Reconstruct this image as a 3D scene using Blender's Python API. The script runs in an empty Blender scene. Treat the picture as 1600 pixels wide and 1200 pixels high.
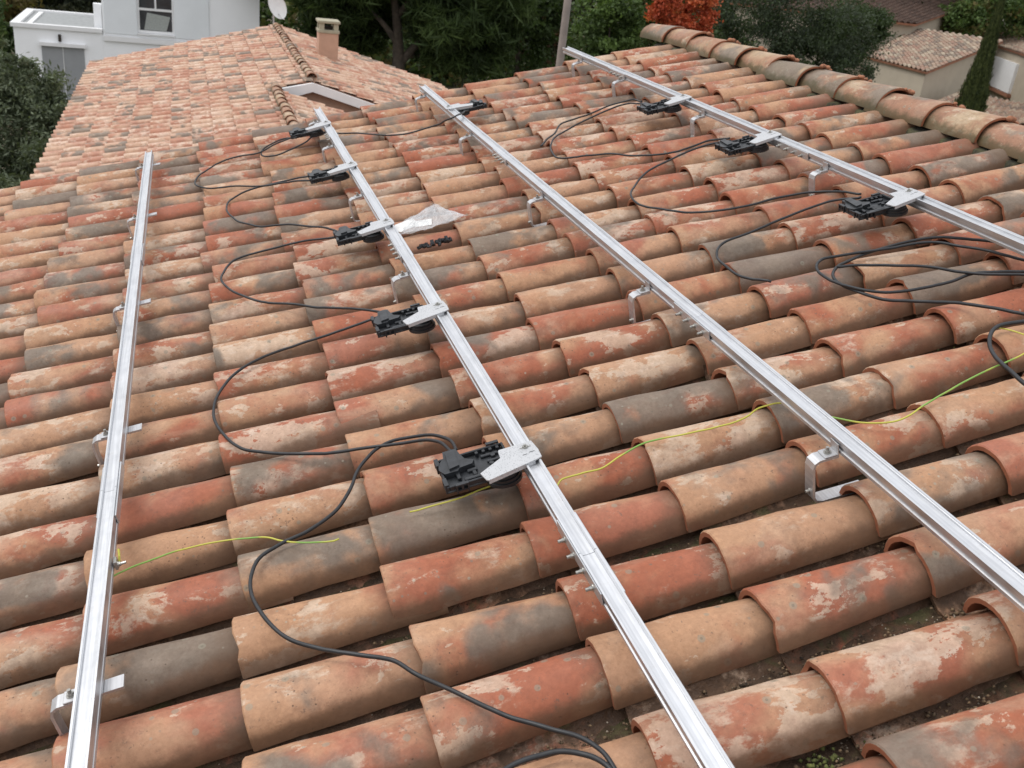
import bpy, math, random
import numpy as np
from mathutils import Matrix, Vector
R = math.radians
rng = random.Random(11)
nr = np.random.default_rng(5)
sc = bpy.context.scene
col = sc.collection

# ---------------------------------------------------------------- camera, sky, sun, exposure
GROUND = -6.2
TILT = R(15.5)
cd = bpy.data.cameras.new('camera'); cam = bpy.data.objects.new('camera', cd); col.objects.link(cam)
cd.sensor_width = 36; cd.lens = 36*1538.9/1600; cd.clip_end = 3000; cd.clip_start = .02
right = Vector((0.95126903, -0.2878969, 0.11046542)); down = Vector((-0.02659822, -0.43350497, -0.90075856)); fwd = Vector((0.3072129, 0.85392553, -0.4200374))
CAMLOC = Vector((-0.05787857, -1.55099292, 1.42432748))
m = Matrix.Identity(4)
for i in range(3):
    m[i][0] = right[i]; m[i][1] = -down[i]; m[i][2] = -fwd[i]; m[i][3] = CAMLOC[i]
cam.matrix_world = m
sc.camera = cam
cd.dof.use_dof = True; cd.dof.focus_distance = 2.6; cd.dof.aperture_fstop = 9.0

w = bpy.data.worlds.new("World"); sc.world = w; w.use_nodes = True
nt = w.node_tree; nt.nodes.clear()
SUN_EL, SUN_AZ = R(54), R(-62)
sky = nt.nodes.new('ShaderNodeTexSky'); sky.sky_type = 'NISHITA'; sky.sun_disc = False
sky.sun_elevation = SUN_EL; sky.sun_rotation = SUN_AZ; sky.air_density = 1.0; sky.dust_density = 4.0; sky.ozone_density = 1.0
hs = nt.nodes.new('ShaderNodeHueSaturation'); hs.inputs['Saturation'].default_value = .22
mixw = nt.nodes.new('ShaderNodeMixRGB'); mixw.inputs[0].default_value = .72
geo_w = nt.nodes.new('ShaderNodeTexCoord'); sepw = nt.nodes.new('ShaderNodeSeparateXYZ'); nt.links.new(geo_w.outputs['Generated'], sepw.inputs[0])
mr = nt.nodes.new('ShaderNodeMapRange'); mr.inputs[1].default_value = 0; mr.inputs[2].default_value = 1; mr.inputs[3].default_value = 0; mr.inputs[4].default_value = 1; nt.links.new(sepw.outputs[2], mr.inputs[0])
ramp = nt.nodes.new('ShaderNodeMixRGB'); ramp.inputs[1].default_value = (10.0, 10.2, 10.7, 1); ramp.inputs[2].default_value = (17.0, 17.3, 18.1, 1); nt.links.new(mr.outputs[0], ramp.inputs[0])
nt.links.new(ramp.outputs[0], mixw.inputs[2])
bg = nt.nodes.new('ShaderNodeBackground'); bg.inputs[1].default_value = .088
wo = nt.nodes.new('ShaderNodeOutputWorld')
nt.links.new(sky.outputs[0], hs.inputs['Color']); nt.links.new(hs.outputs[0], mixw.inputs[1])
nt.links.new(mixw.outputs[0], bg.inputs[0]); nt.links.new(bg.outputs[0], wo.inputs[0])
sl = bpy.data.lights.new('sun', 'SUN'); sl.energy = 1.15; sl.angle = R(28); sl.color = (1, .97, .92)
so = bpy.data.objects.new('sun', sl); col.objects.link(so)
sd = Vector((math.sin(SUN_AZ)*math.cos(SUN_EL), math.cos(SUN_AZ)*math.cos(SUN_EL), math.sin(SUN_EL)))
so.rotation_euler = sd.to_track_quat('Z', 'Y').to_euler(); so.location = (0, 0, 30)
sc.view_settings.view_transform = 'Standard'; sc.view_settings.look = 'None'
sc.view_settings.exposure = 0.17; sc.view_settings.gamma = 1; sc.view_settings.use_curve_mapping = False
sc.render.engine = 'CYCLES'

# roof frame: x up the slope, y along the ridge away from the camera, z off the roof
RF = Matrix(((math.cos(TILT), 0, -math.sin(TILT), 0), (0, 1, 0, 0), (math.sin(TILT), 0, math.cos(TILT), 0), (0, 0, 0, 1)))
def T(x, y, z): return Matrix.Translation((x, y, z))
def RX(a): return Matrix.Rotation(a, 4, 'X')
def RY(a): return Matrix.Rotation(a, 4, 'Y')
def RZ(a): return Matrix.Rotation(a, 4, 'Z')
I4 = Matrix.Identity(4)

# ---------------------------------------------------------------- object helpers
WM = {}
def put(o, W, parent=None):
    col.objects.link(o); WM[o.name] = W.copy()
    if parent is not None:
        o.parent = parent; o.matrix_basis = WM[parent.name].inverted() @ W
    else: o.matrix_basis = W
    return o
def tag(o, label=None, cat=None, group=None, kind=None):
    if label: o['label'] = label
    if cat: o['category'] = cat
    if group: o['group'] = group
    if kind: o['kind'] = kind
    return o
def empty(name, W=I4, parent=None):
    return put(bpy.data.objects.new(name, None), W, parent)
class MB:
    def __init__(s): s.v = []; s.f = []; s.m = []; s.att = {}
    def add(s, vs, fs, W=None, mi=0):
        n = len(s.v)
        s.v += [tuple(W @ Vector(q)) for q in vs] if W is not None else [tuple(q) for q in vs]
        s.f += [tuple(i+n for i in f) for f in fs]; s.m += [mi]*len(fs) if isinstance(mi, int) else list(mi)
        return s
    def box(s, x0, x1, y0, y1, z0, z1, W=None, mi=0, bev=0):
        if bev:
            b = min(bev, (x1-x0)*.45, (y1-y0)*.45, (z1-z0)*.45)
            vs = []
            for (z, i) in ((z0, b), (z0+b, 0), (z1-b, 0), (z1, b)):
                X0, X1, Y0, Y1 = x0+i, x1-i, y0+i, y1-i
                c = b-i if i < b else 0; c = b if i == 0 else b*.4
                vs += [(X0+c, Y0, z), (X1-c, Y0, z), (X1, Y0+c, z), (X1, Y1-c, z), (X1-c, Y1, z), (X0+c, Y1, z), (X0, Y1-c, z), (X0, Y0+c, z)]
            fs = [tuple(range(7, -1, -1)), tuple(range(24, 32))]
            for k in range(3):
                for j in range(8): fs.append((k*8+j, k*8+(j+1) % 8, k*8+8+(j+1) % 8, k*8+8+j))
            return s.add(vs, fs, W, mi)
        vs = [(x, y, z) for z in (z0, z1) for y in (y0, y1) for x in (x0, x1)]
        return s.add(vs, [(0, 2, 3, 1), (4, 5, 7, 6), (0, 1, 5, 4), (2, 6, 7, 3), (0, 4, 6, 2), (1, 3, 7, 5)], W, mi)
    def prism(s, pts, z0, z1, W=None, mi=0):
        n = len(pts)
        vs = [(x, y, z0) for x, y in pts]+[(x, y, z1) for x, y in pts]
        fs = [tuple(range(n-1, -1, -1)), tuple(range(n, 2*n))]+[(i, (i+1) % n, n+(i+1) % n, n+i) for i in range(n)]
        return s.add(vs, fs, W, mi)
    def cyl(s, r, z0, z1, n=12, W=None, mi=0, r2=None):
        r2 = r if r2 is None else r2
        vs = [(r*math.cos(2*math.pi*i/n), r*math.sin(2*math.pi*i/n), z0) for i in range(n)]+[(r2*math.cos(2*math.pi*i/n), r2*math.sin(2*math.pi*i/n), z1) for i in range(n)]
        fs = [tuple(range(n-1, -1, -1)), tuple(range(n, 2*n))]+[(i, (i+1) % n, n+(i+1) % n, n+i) for i in range(n)]
        return s.add(vs, fs, W, mi)
    def tube(s, pts, rad, n=8, mi=0):
        P = [Vector(p) for p in pts]; vs = []; fs = []
        up = Vector((0, 0, 1))
        for i, p in enumerate(P):
            t = (P[min(i+1, len(P)-1)]-P[max(i-1, 0)]).normalized()
            u = (Vector((0,0,1)) if abs(t.z) < .9 else Vector((1, 0, 0))); a = t.cross(u).normalized(); b = t.cross(a)
            r = rad[i] if isinstance(rad, (list, tuple)) else rad
            for k in range(n):
                c = 2*math.pi*k/n; vs.append(p+a*(r*math.cos(c))+b*(r*math.sin(c)))
        for i in range(len(P)-1):
            for k in range(n): fs.append((i*n+k, i*n+(k+1) % n, (i+1)*n+(k+1) % n, (i+1)*n+k))
        fs.append(tuple(range(n-1, -1, -1))); fs.append(tuple((len(P)-1)*n+k for k in range(n)))
        return s.add(vs, fs, None, mi)
    def mesh(s, name, mats, smooth=False):
        me = bpy.data.meshes.new(name); me.from_pydata(s.v, [], s.f)
        for mt in (mats if isinstance(mats, (list, tuple)) else [mats]): me.materials.append(mt)
        if any(s.m): me.polygons.foreach_set('material_index', s.m)
        if smooth: me.shade_smooth()
        me.update(); return me
    def build(s, name, mats, W=I4, parent=None, smooth=False, angle=None):
        me = s.mesh(name, mats, smooth or angle is not None)
        if angle is not None: me.set_sharp_from_angle(angle=angle)
        return put(bpy.data.objects.new(name, me), W, parent)
def inst(name, me, W, parent=None): return put(bpy.data.objects.new(name, me), W, parent)
def pix(W3):
    d = Vector(W3)-CAMLOC; z = d.dot(fwd)
    if z < .05: return None
    return (800+1538.9*d.dot(right)/z, 600+1538.9*d.dot(down)/z, z)

# ---------------------------------------------------------------- material helpers
class N:
    def __init__(s, name):
        s.mat = bpy.data.materials.new(name); s.mat.use_nodes = True; s.t = s.mat.node_tree; s.t.nodes.clear()
        s.out = s.t.nodes.new('ShaderNodeOutputMaterial'); s.b = s.t.nodes.new('ShaderNodeBsdfPrincipled')
        s.t.links.new(s.b.outputs[0], s.out.inputs[0])
    def n(s, ty, **k):
        x = s.t.nodes.new(ty)
        for a, v in k.items(): setattr(x, a, v)
        return x
    def set(s, sock, v):
        if hasattr(v, 'links') or hasattr(v, 'is_linked'): s.t.links.new(v, sock)
        elif isinstance(v, (tuple, list)) and len(v) == 3 and sock.type == 'RGBA': sock.default_value = (*v, 1)
        else: sock.default_value = v
    def math(s, op, a, b=0.0, c=None, clamp=False):
        x = s.n('ShaderNodeMath', operation=op, use_clamp=clamp); s.set(x.inputs[0], a); s.set(x.inputs[1], b)
        if c is not None: s.set(x.inputs[2], c)
        return x.outputs[0]
    def mix(s, f, a, b, blend='MIX'):
        x = s.n('ShaderNodeMixRGB', blend_type=blend); s.set(x.inputs[0], f); s.set(x.inputs[1], a); s.set(x.inputs[2], b); return x.outputs[0]
    def noise(s, vec, scale, detail=4, rough=.55, dist=0.0):
        x = s.n('ShaderNodeTexNoise'); s.set(x.inputs['Vector'], vec); x.inputs['Scale'].default_value = scale
        x.inputs['Detail'].default_value = detail; x.inputs['Roughness'].default_value = rough; x.inputs['Distortion'].default_value = dist
        return x.outputs['Fac']
    def vor(s, vec, scale, out='Distance', feature='F1', rnd=1.0):
        x = s.n('ShaderNodeTexVoronoi', feature=feature); s.set(x.inputs['Vector'], vec); x.inputs['Scale'].default_value = scale; x.inputs['Randomness'].default_value = rnd
        return x.outputs[out]
    def step(s, v, lo, hi, o0=0.0, o1=1.0):
        x = s.n('ShaderNodeMapRange', interpolation_type='SMOOTHSTEP'); s.set(x.inputs[0], v); s.set(x.inputs[1], lo); s.set(x.inputs[2], hi); s.set(x.inputs[3], o0); s.set(x.inputs[4], o1)
        return x.outputs[0]
    def bump(s, h, strength=.3, dist=.002):
        x = s.n('ShaderNodeBump'); x.inputs['Strength'].default_value = strength; x.inputs['Distance'].default_value = dist
        s.t.links.new(h, x.inputs['Height']); s.t.links.new(x.outputs[0], s.b.inputs['Normal'])
    def fin(s, color, rough=.8, metal=0.0, spec=None):
        s.set(s.b.inputs['Base Color'], color); s.set(s.b.inputs['Roughness'], rough); s.b.inputs['Metallic'].default_value = metal
        if spec is not None: s.b.inputs['Specular IOR Level'].default_value = spec
        return s.mat
    def obj(s): return s.n('ShaderNodeTexCoord').outputs['Object']
    def geo(s): return s.n('ShaderNodeNewGeometry').outputs['Position']
    def attr(s, name, out='Vector'):
        x = s.n('ShaderNodeAttribute', attribute_name=name); return x.outputs[out]
def vadd(n, a, b):
    x = n.n('ShaderNodeVectorMath', operation='ADD'); n.set(x.inputs[0], a); n.set(x.inputs[1], b); return x.outputs[0]
def vmul(n, a, b):
    x = n.n('ShaderNodeVectorMath', operation='MULTIPLY'); n.set(x.inputs[0], a); n.set(x.inputs[1], b); return x.outputs[0]

def tile_mat(name, stuff=False, style='cover'):
    n = N(name)
    if stuff: P0 = n.attr('loc'); c = n.attr('tint', 'Color')
    else: P0 = n.obj(); c = n.n('ShaderNodeObjectInfo').outputs['Color']
    sep = n.n('ShaderNodeSeparateColor'); n.set(sep.inputs[0], c); r, g, b = sep.outputs
    sp = n.n('ShaderNodeSeparateXYZ'); n.set(sp.inputs[0], P0); px, py, pz = sp.outputs
    P = vadd(n, P0, vmul(n, c, (37.1, 51.7, 23.3)))
    Ps = vmul(n, P, (.75, 1.25, 1.25))
    if style == 'wing': A, B, C3, D = (.44, .20, .125), (.56, .36, .245), (.74, .58, .45), (.15, .125, .10)
    elif style == 'ridge': A, B, C3, D = (.33, .165, .095), (.42, .29, .17), (.48, .38, .26), (.13, .11, .08)
    else: A, B, C3, D = (.34, .095, .042), (.44, .240, .130), (.58, .46, .345), (.082, .066, .052)
    big = n.noise(P, 4.6, 4, .55, .3)
    base = n.mix(n.step(n.math('ADD', big, n.math('MULTIPLY', n.math('SUBTRACT', r, .5), .26)), .40, .60), A, B)
    base = n.mix(n.math('MULTIPLY', n.step(n.noise(P, 1.7, 2), .45, .75), .25), base, (.42, .23, .17))
    # efflorescence blotches with ragged edges
    n1 = n.math('ADD', n.noise(Ps, 9.5, 10, .68, .18), n.math('MULTIPLY', n.math('SUBTRACT', n.noise(P, 48, 4, .7), .5), .10))
    th = n.math('SUBTRACT', .612, n.math('MULTIPLY', g, .15))
    soft = n.step(n.noise(vadd(n, P, (3, 8, 2)), 5, 2), .40, .62, .012, .11)
    bl = n.step(n1, th, n.math('ADD', th, soft))
    bl2 = n.step(n.noise(Ps, 24, 5, .6, .4), .5, .68)
    base = n.mix(n.math('MULTIPLY', bl, .62), base, C3)
    n3 = n.noise(Ps, 6, 5, .6, .6); base = n.mix(n.math('MULTIPLY', n.step(n3, .5, .72), .5), base, n.mix(.4, B, C3))
    base = n.mix(n.math('MULTIPLY', n.math('MULTIPLY', bl2, bl), .5), base, (.62, .5, .4))
    # fired grey bands and clouds
    gx = n.math('ADD', n.math('ADD', n.noise(P, 3.8, 3, .55, .3), n.math('MULTIPLY', n.math('SUBTRACT', n.noise(P, 17, 5, .65), .5), .16)), n.math('MULTIPLY', n.math('SUBTRACT', b, .60), .26))
    if style == 'wing':
        gx = n.math('ADD', n.noise(P, 5.5, 3, .55, .3), n.math('MULTIPLY', n.math('SUBTRACT', b, .74), .75))
    gm = n.step(gx, .52, .64)
    base = n.mix(n.math('MULTIPLY', gm, .92), base, n.mix(n.noise(P, 9, 4), D, n.mix(n.noise(P, 26, 4, .7), (.20, .15, .11), (.31, .25, .19))))
    # irregular darker staining and weathered mottling
    st = n.step(n.noise(vadd(n, P, (9, 2, 4)), 12, 9, .72, .2), .50, .66)
    base = n.mix(n.math('MULTIPLY', st, .48), base, n.mix(1, base, (.56, .50, .47), 'MULTIPLY'))
    mt = n.noise(vadd(n, P, (1, 7, 3)), 38, 6, .75); base = n.mix(n.math('MULTIPLY', n.step(mt, .46, .62), .38), base, n.mix(1, base, (1.35, 1.36, 1.38), 'MULTIPLY'))
    sk = n.step(n.noise(P, 95, 3, .7), .60, .70); base = n.mix(n.math('MULTIPLY', n.math('MULTIPLY', sk, n.step(n.noise(P, 6, 3), .40, .56)), .62), base, (.13, .085, .06))
    cs_ = n.step(n.noise(vadd(n, P, (4, 1, 9)), 70, 4, .8), .44, .60); base = n.mix(n.math('MULTIPLY', cs_, .22), base, n.mix(1, base, (.62, .58, .55), 'MULTIPLY'))
    base = n.mix(.06, base, (.40, .34, .28))
    # little pits and lichen discs
    pit = n.step(n.vor(P, 62), .07, .16, 1.0, 0.0); pitm = n.step(n.noise(P, 7, 2), .5, .62)
    base = n.mix(n.math('MULTIPLY', n.math('MULTIPLY', pit, pitm), .75), base, (.09, .06, .04))
    v = n.vor(P, 27); vc = n.n('ShaderNodeSeparateColor'); n.set(vc.inputs[0], n.vor(P, 27, 'Color')); pick = n.step(vc.outputs[0], .78, .80)
    ring = n.math('MULTIPLY', n.step(v, .20, .24, 1.0, 0.0), pick)
    hole = n.math('MULTIPLY', n.step(v, .07, .11, 1.0, 0.0), pick)
    base = n.mix(n.math('MULTIPLY', ring, .55), base, (.27, .25, .19)); base = n.mix(n.math('MULTIPLY', hole, .5), base, (.13, .12, .09))
    fine = n.noise(P, 130, 3, .7); base = n.mix(n.math('MULTIPLY', n.step(fine, .3, .75), .35), base, n.mix(1, base, (.72, .66, .62), 'MULTIPLY'))
    if style != 'wing':
        v2 = n.vor(vadd(n, P, (2, 2, 2)), 58); vc2 = n.n('ShaderNodeSeparateColor'); n.set(vc2.inputs[0], n.vor(vadd(n, P, (2, 2, 2)), 58, 'Color'))
        cr = n.math('MULTIPLY', n.math('MULTIPLY', n.step(v2, .16, .24, 1.0, 0.0), n.step(vc2.outputs[0], .62, .66)), n.step(n.noise(P, 5, 4, .6), .50, .60))
        base = n.mix(n.math('MULTIPLY', cr, .6), base, n.mix(vc2.outputs[1], (.42, .39, .31), (.10, .09, .07)))
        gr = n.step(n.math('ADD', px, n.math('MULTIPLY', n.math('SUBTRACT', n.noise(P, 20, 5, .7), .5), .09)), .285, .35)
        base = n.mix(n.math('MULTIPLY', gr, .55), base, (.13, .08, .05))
    if style == 'cover':
        # soil splashed on the foot of the tile
        dz = n.math('ADD', pz, n.math('MULTIPLY', n.math('SUBTRACT', n.noise(P, 14, 6, .65), .5), .045))
        dm = n.step(dz, -.060, -.036, 1.0, 0.0)
        base = n.mix(n.math('MULTIPLY', dm, .8), base, n.mix(n.noise(P, 30, 3), (.085, .05, .03), (.19, .10, .055)))
    if style == 'channel':
        soil = n.noise(P, 11, 8, .7)
        base = n.mix(n.step(soil, .30, .50), base, n.mix(n.noise(P, 45, 4, .7), (.035, .024, .017), (.16, .085, .045)))
        moss = n.step(n.noise(vadd(n, P, (5, 3, 1)), 9, 6, .7), .56, .68)
        base = n.mix(n.math('MULTIPLY', moss, .75), base, n.mix(n.noise(P, 60, 3), (.045, .05, .018), (.13, .12, .045)))
    if style == 'ridge':
        mo = n.step(n.math('ADD', pz, n.math('MULTIPLY', n.noise(P, 18, 6, .7), .09)), -.035, .0, 1.0, 0.0)
        base = n.mix(n.math('MULTIPLY', mo, .75), base, (.075, .065, .028))
    h = n.math('ADD', n.math('MULTIPLY', fine, .5), n.math('MULTIPLY', n.noise(P, 35, 5, .6), 1.0))
    h = n.math('SUBTRACT', h, n.math('MULTIPLY', n.math('MULTIPLY', pit, pitm), .6))
    n.bump(h, .55 if style != 'channel' else .9, .0022 if style != 'channel' else .006)
    rough = n.step(n.noise(P, 5, 3), .3, .7, .46, .78)
    return n.fin(base, rough, 0, .35)
def simple(name, c, rough=.6, metal=0.0, var=.12, scale=20, bump=0.0, c2=None):
    n = N(name); P = n.obj(); f = n.noise(P, scale, 5, .6)
    base = n.mix(n.step(f, .3, .7), tuple(x*(1-var) for x in c), c2 or tuple(min(1, x*(1+var)) for x in c))
    if bump: n.bump(n.noise(P, scale*4, 4, .6), .5, bump)
    return n.fin(base, n.step(n.noise(P, scale*.6, 3), .3, .7, max(.03, rough-.08), min(1, rough+.08)), metal)

M = {}
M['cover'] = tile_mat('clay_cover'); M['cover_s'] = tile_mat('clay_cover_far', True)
M['channel'] = tile_mat('clay_channel', False, 'channel'); M['channel_s'] = tile_mat('clay_channel_far', True, 'channel')
M['wing'] = tile_mat('pink_clay', False, 'wing'); M['wing_s'] = tile_mat('pink_clay_far', True, 'wing')
M['ridge'] = tile_mat('ridge_clay', False, 'ridge')
n = N('cut_clay'); P = n.obj(); M['rim'] = n.fin(n.mix(n.noise(P, 40, 4), (.20, .065, .03), (.36, .13, .06)), .85)
n.bump(n.noise(P, 120, 3), .5, .002)
M['deck'] = simple('dark_deck', (.035, .025, .018), .95, scale=15, var=.4, bump=.004)
M['mortar'] = simple('mortar', (.30, .13, .07), .95, scale=30, var=.35, bump=.004)
M['mossmortar'] = simple('mossy_mortar', (.028, .023, .016), .95, scale=22, var=.5, bump=.006, c2=(.075, .07, .03))
def alu(name, c, rough, streak=True):
    n = N(name); P = n.obj(); Q = vmul(n, P, (60, 1.5, 60)); s = n.noise(Q, 3, 4, .6); d = n.noise(P, 26, 6, .65)
    base = n.mix(n.step(s, .35, .65), tuple(x*.84 for x in c), c)
    base = n.mix(n.math('MULTIPLY', n.step(d, .56, .74), .25), base, (.45, .43, .41))
    n.bump(n.noise(Q, 12, 3), .15, .0006)
    return n.fin(base, n.step(d, .3, .75, rough-.06, rough+.16), .92 if streak else .8)
M['alu'] = alu('aluminium', (.66, .67, .69), .42); M['steel'] = alu('stainless_steel', (.60, .60, .61), .38, False)
n = N('wet_galvanised_plate'); P = n.obj(); v = n.vor(P, 230)
drop = n.step(v, .18, .34, 1.0, 0.0)
n.bump(n.math('ADD', drop, n.math('MULTIPLY', n.noise(P, 60, 3), .3)), .55, .0012)
M['plate'] = n.fin(n.mix(drop, n.mix(n.noise(P, 18, 4), (.44, .45, .46), (.56, .56, .57)), (.30, .31, .32)), .45, .3)
M['bolt'] = alu('zinc_bolt', (.42, .41, .38), .30, False)
M['black'] = simple('black_plastic', (.018, .02, .023), .42, var=.35, scale=40, bump=.0006)
M['cable'] = simple('black_cable_sheath', (.014, .015, .017), .48, var=.2, scale=50)
n = N('earth_wire_sheath'); P = n.obj()
wv = n.noise(vmul(n, P, (1.0, 1.0, 1.0)), 5.5, 1)
M['earth'] = n.fin(n.mix(n.step(wv, .53, .60), (.50, .47, .07), (.20, .38, .07)), .45)
n = N('thin_clear_plastic'); P = n.obj()
n.bump(n.noise(P, 60, 5, .6), .6, .004)
n.b.inputs['Alpha'].default_value = .34
M['bag'] = n.fin(n.mix(n.noise(P, 12, 4), (.62, .63, .64), (.82, .83, .84)), .18)
M['paper'] = simple('white_label', (.72, .72, .70), .6)
M['soil'] = simple('crumbs', (.06, .04, .025), .95, var=.6, scale=60, c2=(.24, .16, .09))
M['moss'] = simple('moss', (.07, .085, .02), .95, var=.5, scale=80, c2=(.16, .17, .05))
n = N('washed_soil'); P = n.obj()
sb = n.mix(n.noise(P, 40, 6, .7), (.022, .016, .011), (.12, .068, .038)); sb = n.mix(n.math('MULTIPLY', n.step(n.noise(P, 6, 6, .7), .5, .62), .7), sb, n.mix(n.noise(P, 90, 3), (.05, .052, .018), (.14, .13, .05)))
sb = n.mix(n.math('MULTIPLY', n.step(n.noise(P, 3.3, 5, .7), .56, .66), .6), sb, (.20, .085, .045))
fl = n.step(n.vor(P, 75), .10, .16, 1.0, 0.0); sb = n.mix(n.math('MULTIPLY', fl, n.step(n.noise(P, 30, 2), .5, .56)), sb, (.42, .36, .28))
n.bump(n.noise(P, 110, 5, .7), .9, .006); M['soilskin'] = n.fin(sb, .92)
M['stucco'] = simple('pink_stucco', (.50, .31, .22), .9, var=.06, scale=6, bump=.003)
M['white'] = simple('white_render', (.90, .91, .92), .85, var=.035, scale=.6, bump=.002)
M['white_trim'] = simple('white_paint', (.80, .80, .80), .5, var=.03, scale=3)
M['shutter'] = simple('white_shutter', (.80, .83, .85), .55, var=.03, scale=1)
M['grey_door'] = simple('grey_door_paint', (.30, .31, .32), .5, var=.05, scale=2)
M['gravel'] = simple('roof_gravel', (.30, .31, .31), .95, var=.12, scale=8)
M['glass'] = simple('window_glass', (.05, .055, .06), .08, var=.3, scale=1.5)
M['beige'] = simple('beige_render', (.42, .36, .28), .9, var=.05, scale=1.2)
M['brownroof'] = simple('brown_roof_tiles', (.105, .065, .048), .95, var=.3, scale=1.1)
M['orange'] = simple('orange_clay_edge', (.26, .115, .065), .85, var=.2, scale=2)
M['trunk'] = simple('bark', (.07, .055, .042), .95, var=.35, scale=6, bump=.02)
M['polewood'] = simple('weathered_pole', (.20, .17, .15), .85, var=.15, scale=4)
M['dish'] = simple('white_dish_paint', (.66, .66, .65), .5, var=.05, scale=8)
M['binplastic'] = simple('green_plastic', (.09, .17, .13), .5, var=.15, scale=3)
M['stone'] = simple('grey_stone', (.30, .27, .26), .9, var=.15, scale=5)
n = N('garden_ground'); P = n.geo()
g1 = n.noise(P, .25, 6, .65); g2 = n.noise(P, 3, 5, .7)
M['ground'] = n.fin(n.mix(n.step(g1, .4, .6), n.mix(g2, (.03, .04, .015), (.07, .08, .03)), n.mix(g2, (.07, .055, .035), (.15, .12, .08))), .95)
def leafmat(name, trans=.25):
    n = N(name); c = n.attr('tint', 'Color'); m_ = n.fin(c, .62, 0, .25)
    tr = n.n('ShaderNodeBsdfTranslucent'); n.set(tr.inputs[0], n.mix(1, c, (1.1, 1.2, .6), 'MULTIPLY')); ms = n.n('ShaderNodeMixShader'); ms.inputs[0].default_value = trans
    n.t.links.new(n.b.outputs[0], ms.inputs[1]); n.t.links.new(tr.outputs[0], ms.inputs[2]); n.t.links.new(ms.outputs[0], n.out.inputs[0]); return m_
M['leaf'] = leafmat('leaves')

# ================================================================ GROUND
mb = MB(); mb.add([(-900, -600, GROUND), (1400, -600, GROUND), (1400, 1700, GROUND), (-900, 1700, GROUND)], [(0, 1, 2, 3)])
tag(mb.build('ground', M['ground']), kind='structure')

# ================================================================ MAIN HOUSE
EXPO, PITCH = .3466, .21
house = tag(empty('house', T(0, 0, GROUND)), 'house in the foreground whose weathered terracotta barrel tile roof carries the four metal rails', 'house')
V0, V1, U0, U1 = -7, 23, -8, 8
XE = U0*EXPO-.05; XR = 3.29; YN = V0*PITCH-.15; YF = V1*PITCH+.02
mb = MB(); mb.box(XE, XR-.02, YN, YF, -.20, -.128)
mb.build('roof_deck', M['deck'], RF, house)
ridge_w = RF @ Vector((XR, 0, -.13)); RF2 = T(ridge_w.x, 0, ridge_w.z) @ RZ(math.pi) @ T(0, 0, 0)
# far slope, mirrored about the ridge
RFB = T(2*ridge_w.x, 0, 0) @ Matrix.Scale(-1, 4, (1, 0, 0)) @ RF
def flip(me):
    me.flip_normals(); return me
mb = MB(); mb.box(XE, XR-.02, YN, YF, -.20, -.128)
d2 = MB(); d2.v = [tuple(RFB @ Vector(v)) for v in mb.v]; d2.f = [tuple(reversed(f)) for f in mb.f]; d2.m = mb.m
d2.build('roof_deck', M['deck'], I4, house)
ew = RF @ Vector((XE+.25, 0, -.2)); fw = 2*ridge_w.x-ew.x
mb = MB(); mb.prism([(ew.x, ew.z-GROUND), (ew.x, 0), (fw, 0), (fw, ew.z-GROUND), (ridge_w.x, ridge_w.z-GROUND-.09)], 0, -(YF-YN-.3), T(0, YN+.15, GROUND) @ RX(R(90)))
mb.build('wall', M['beige'], I4, house)

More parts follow.
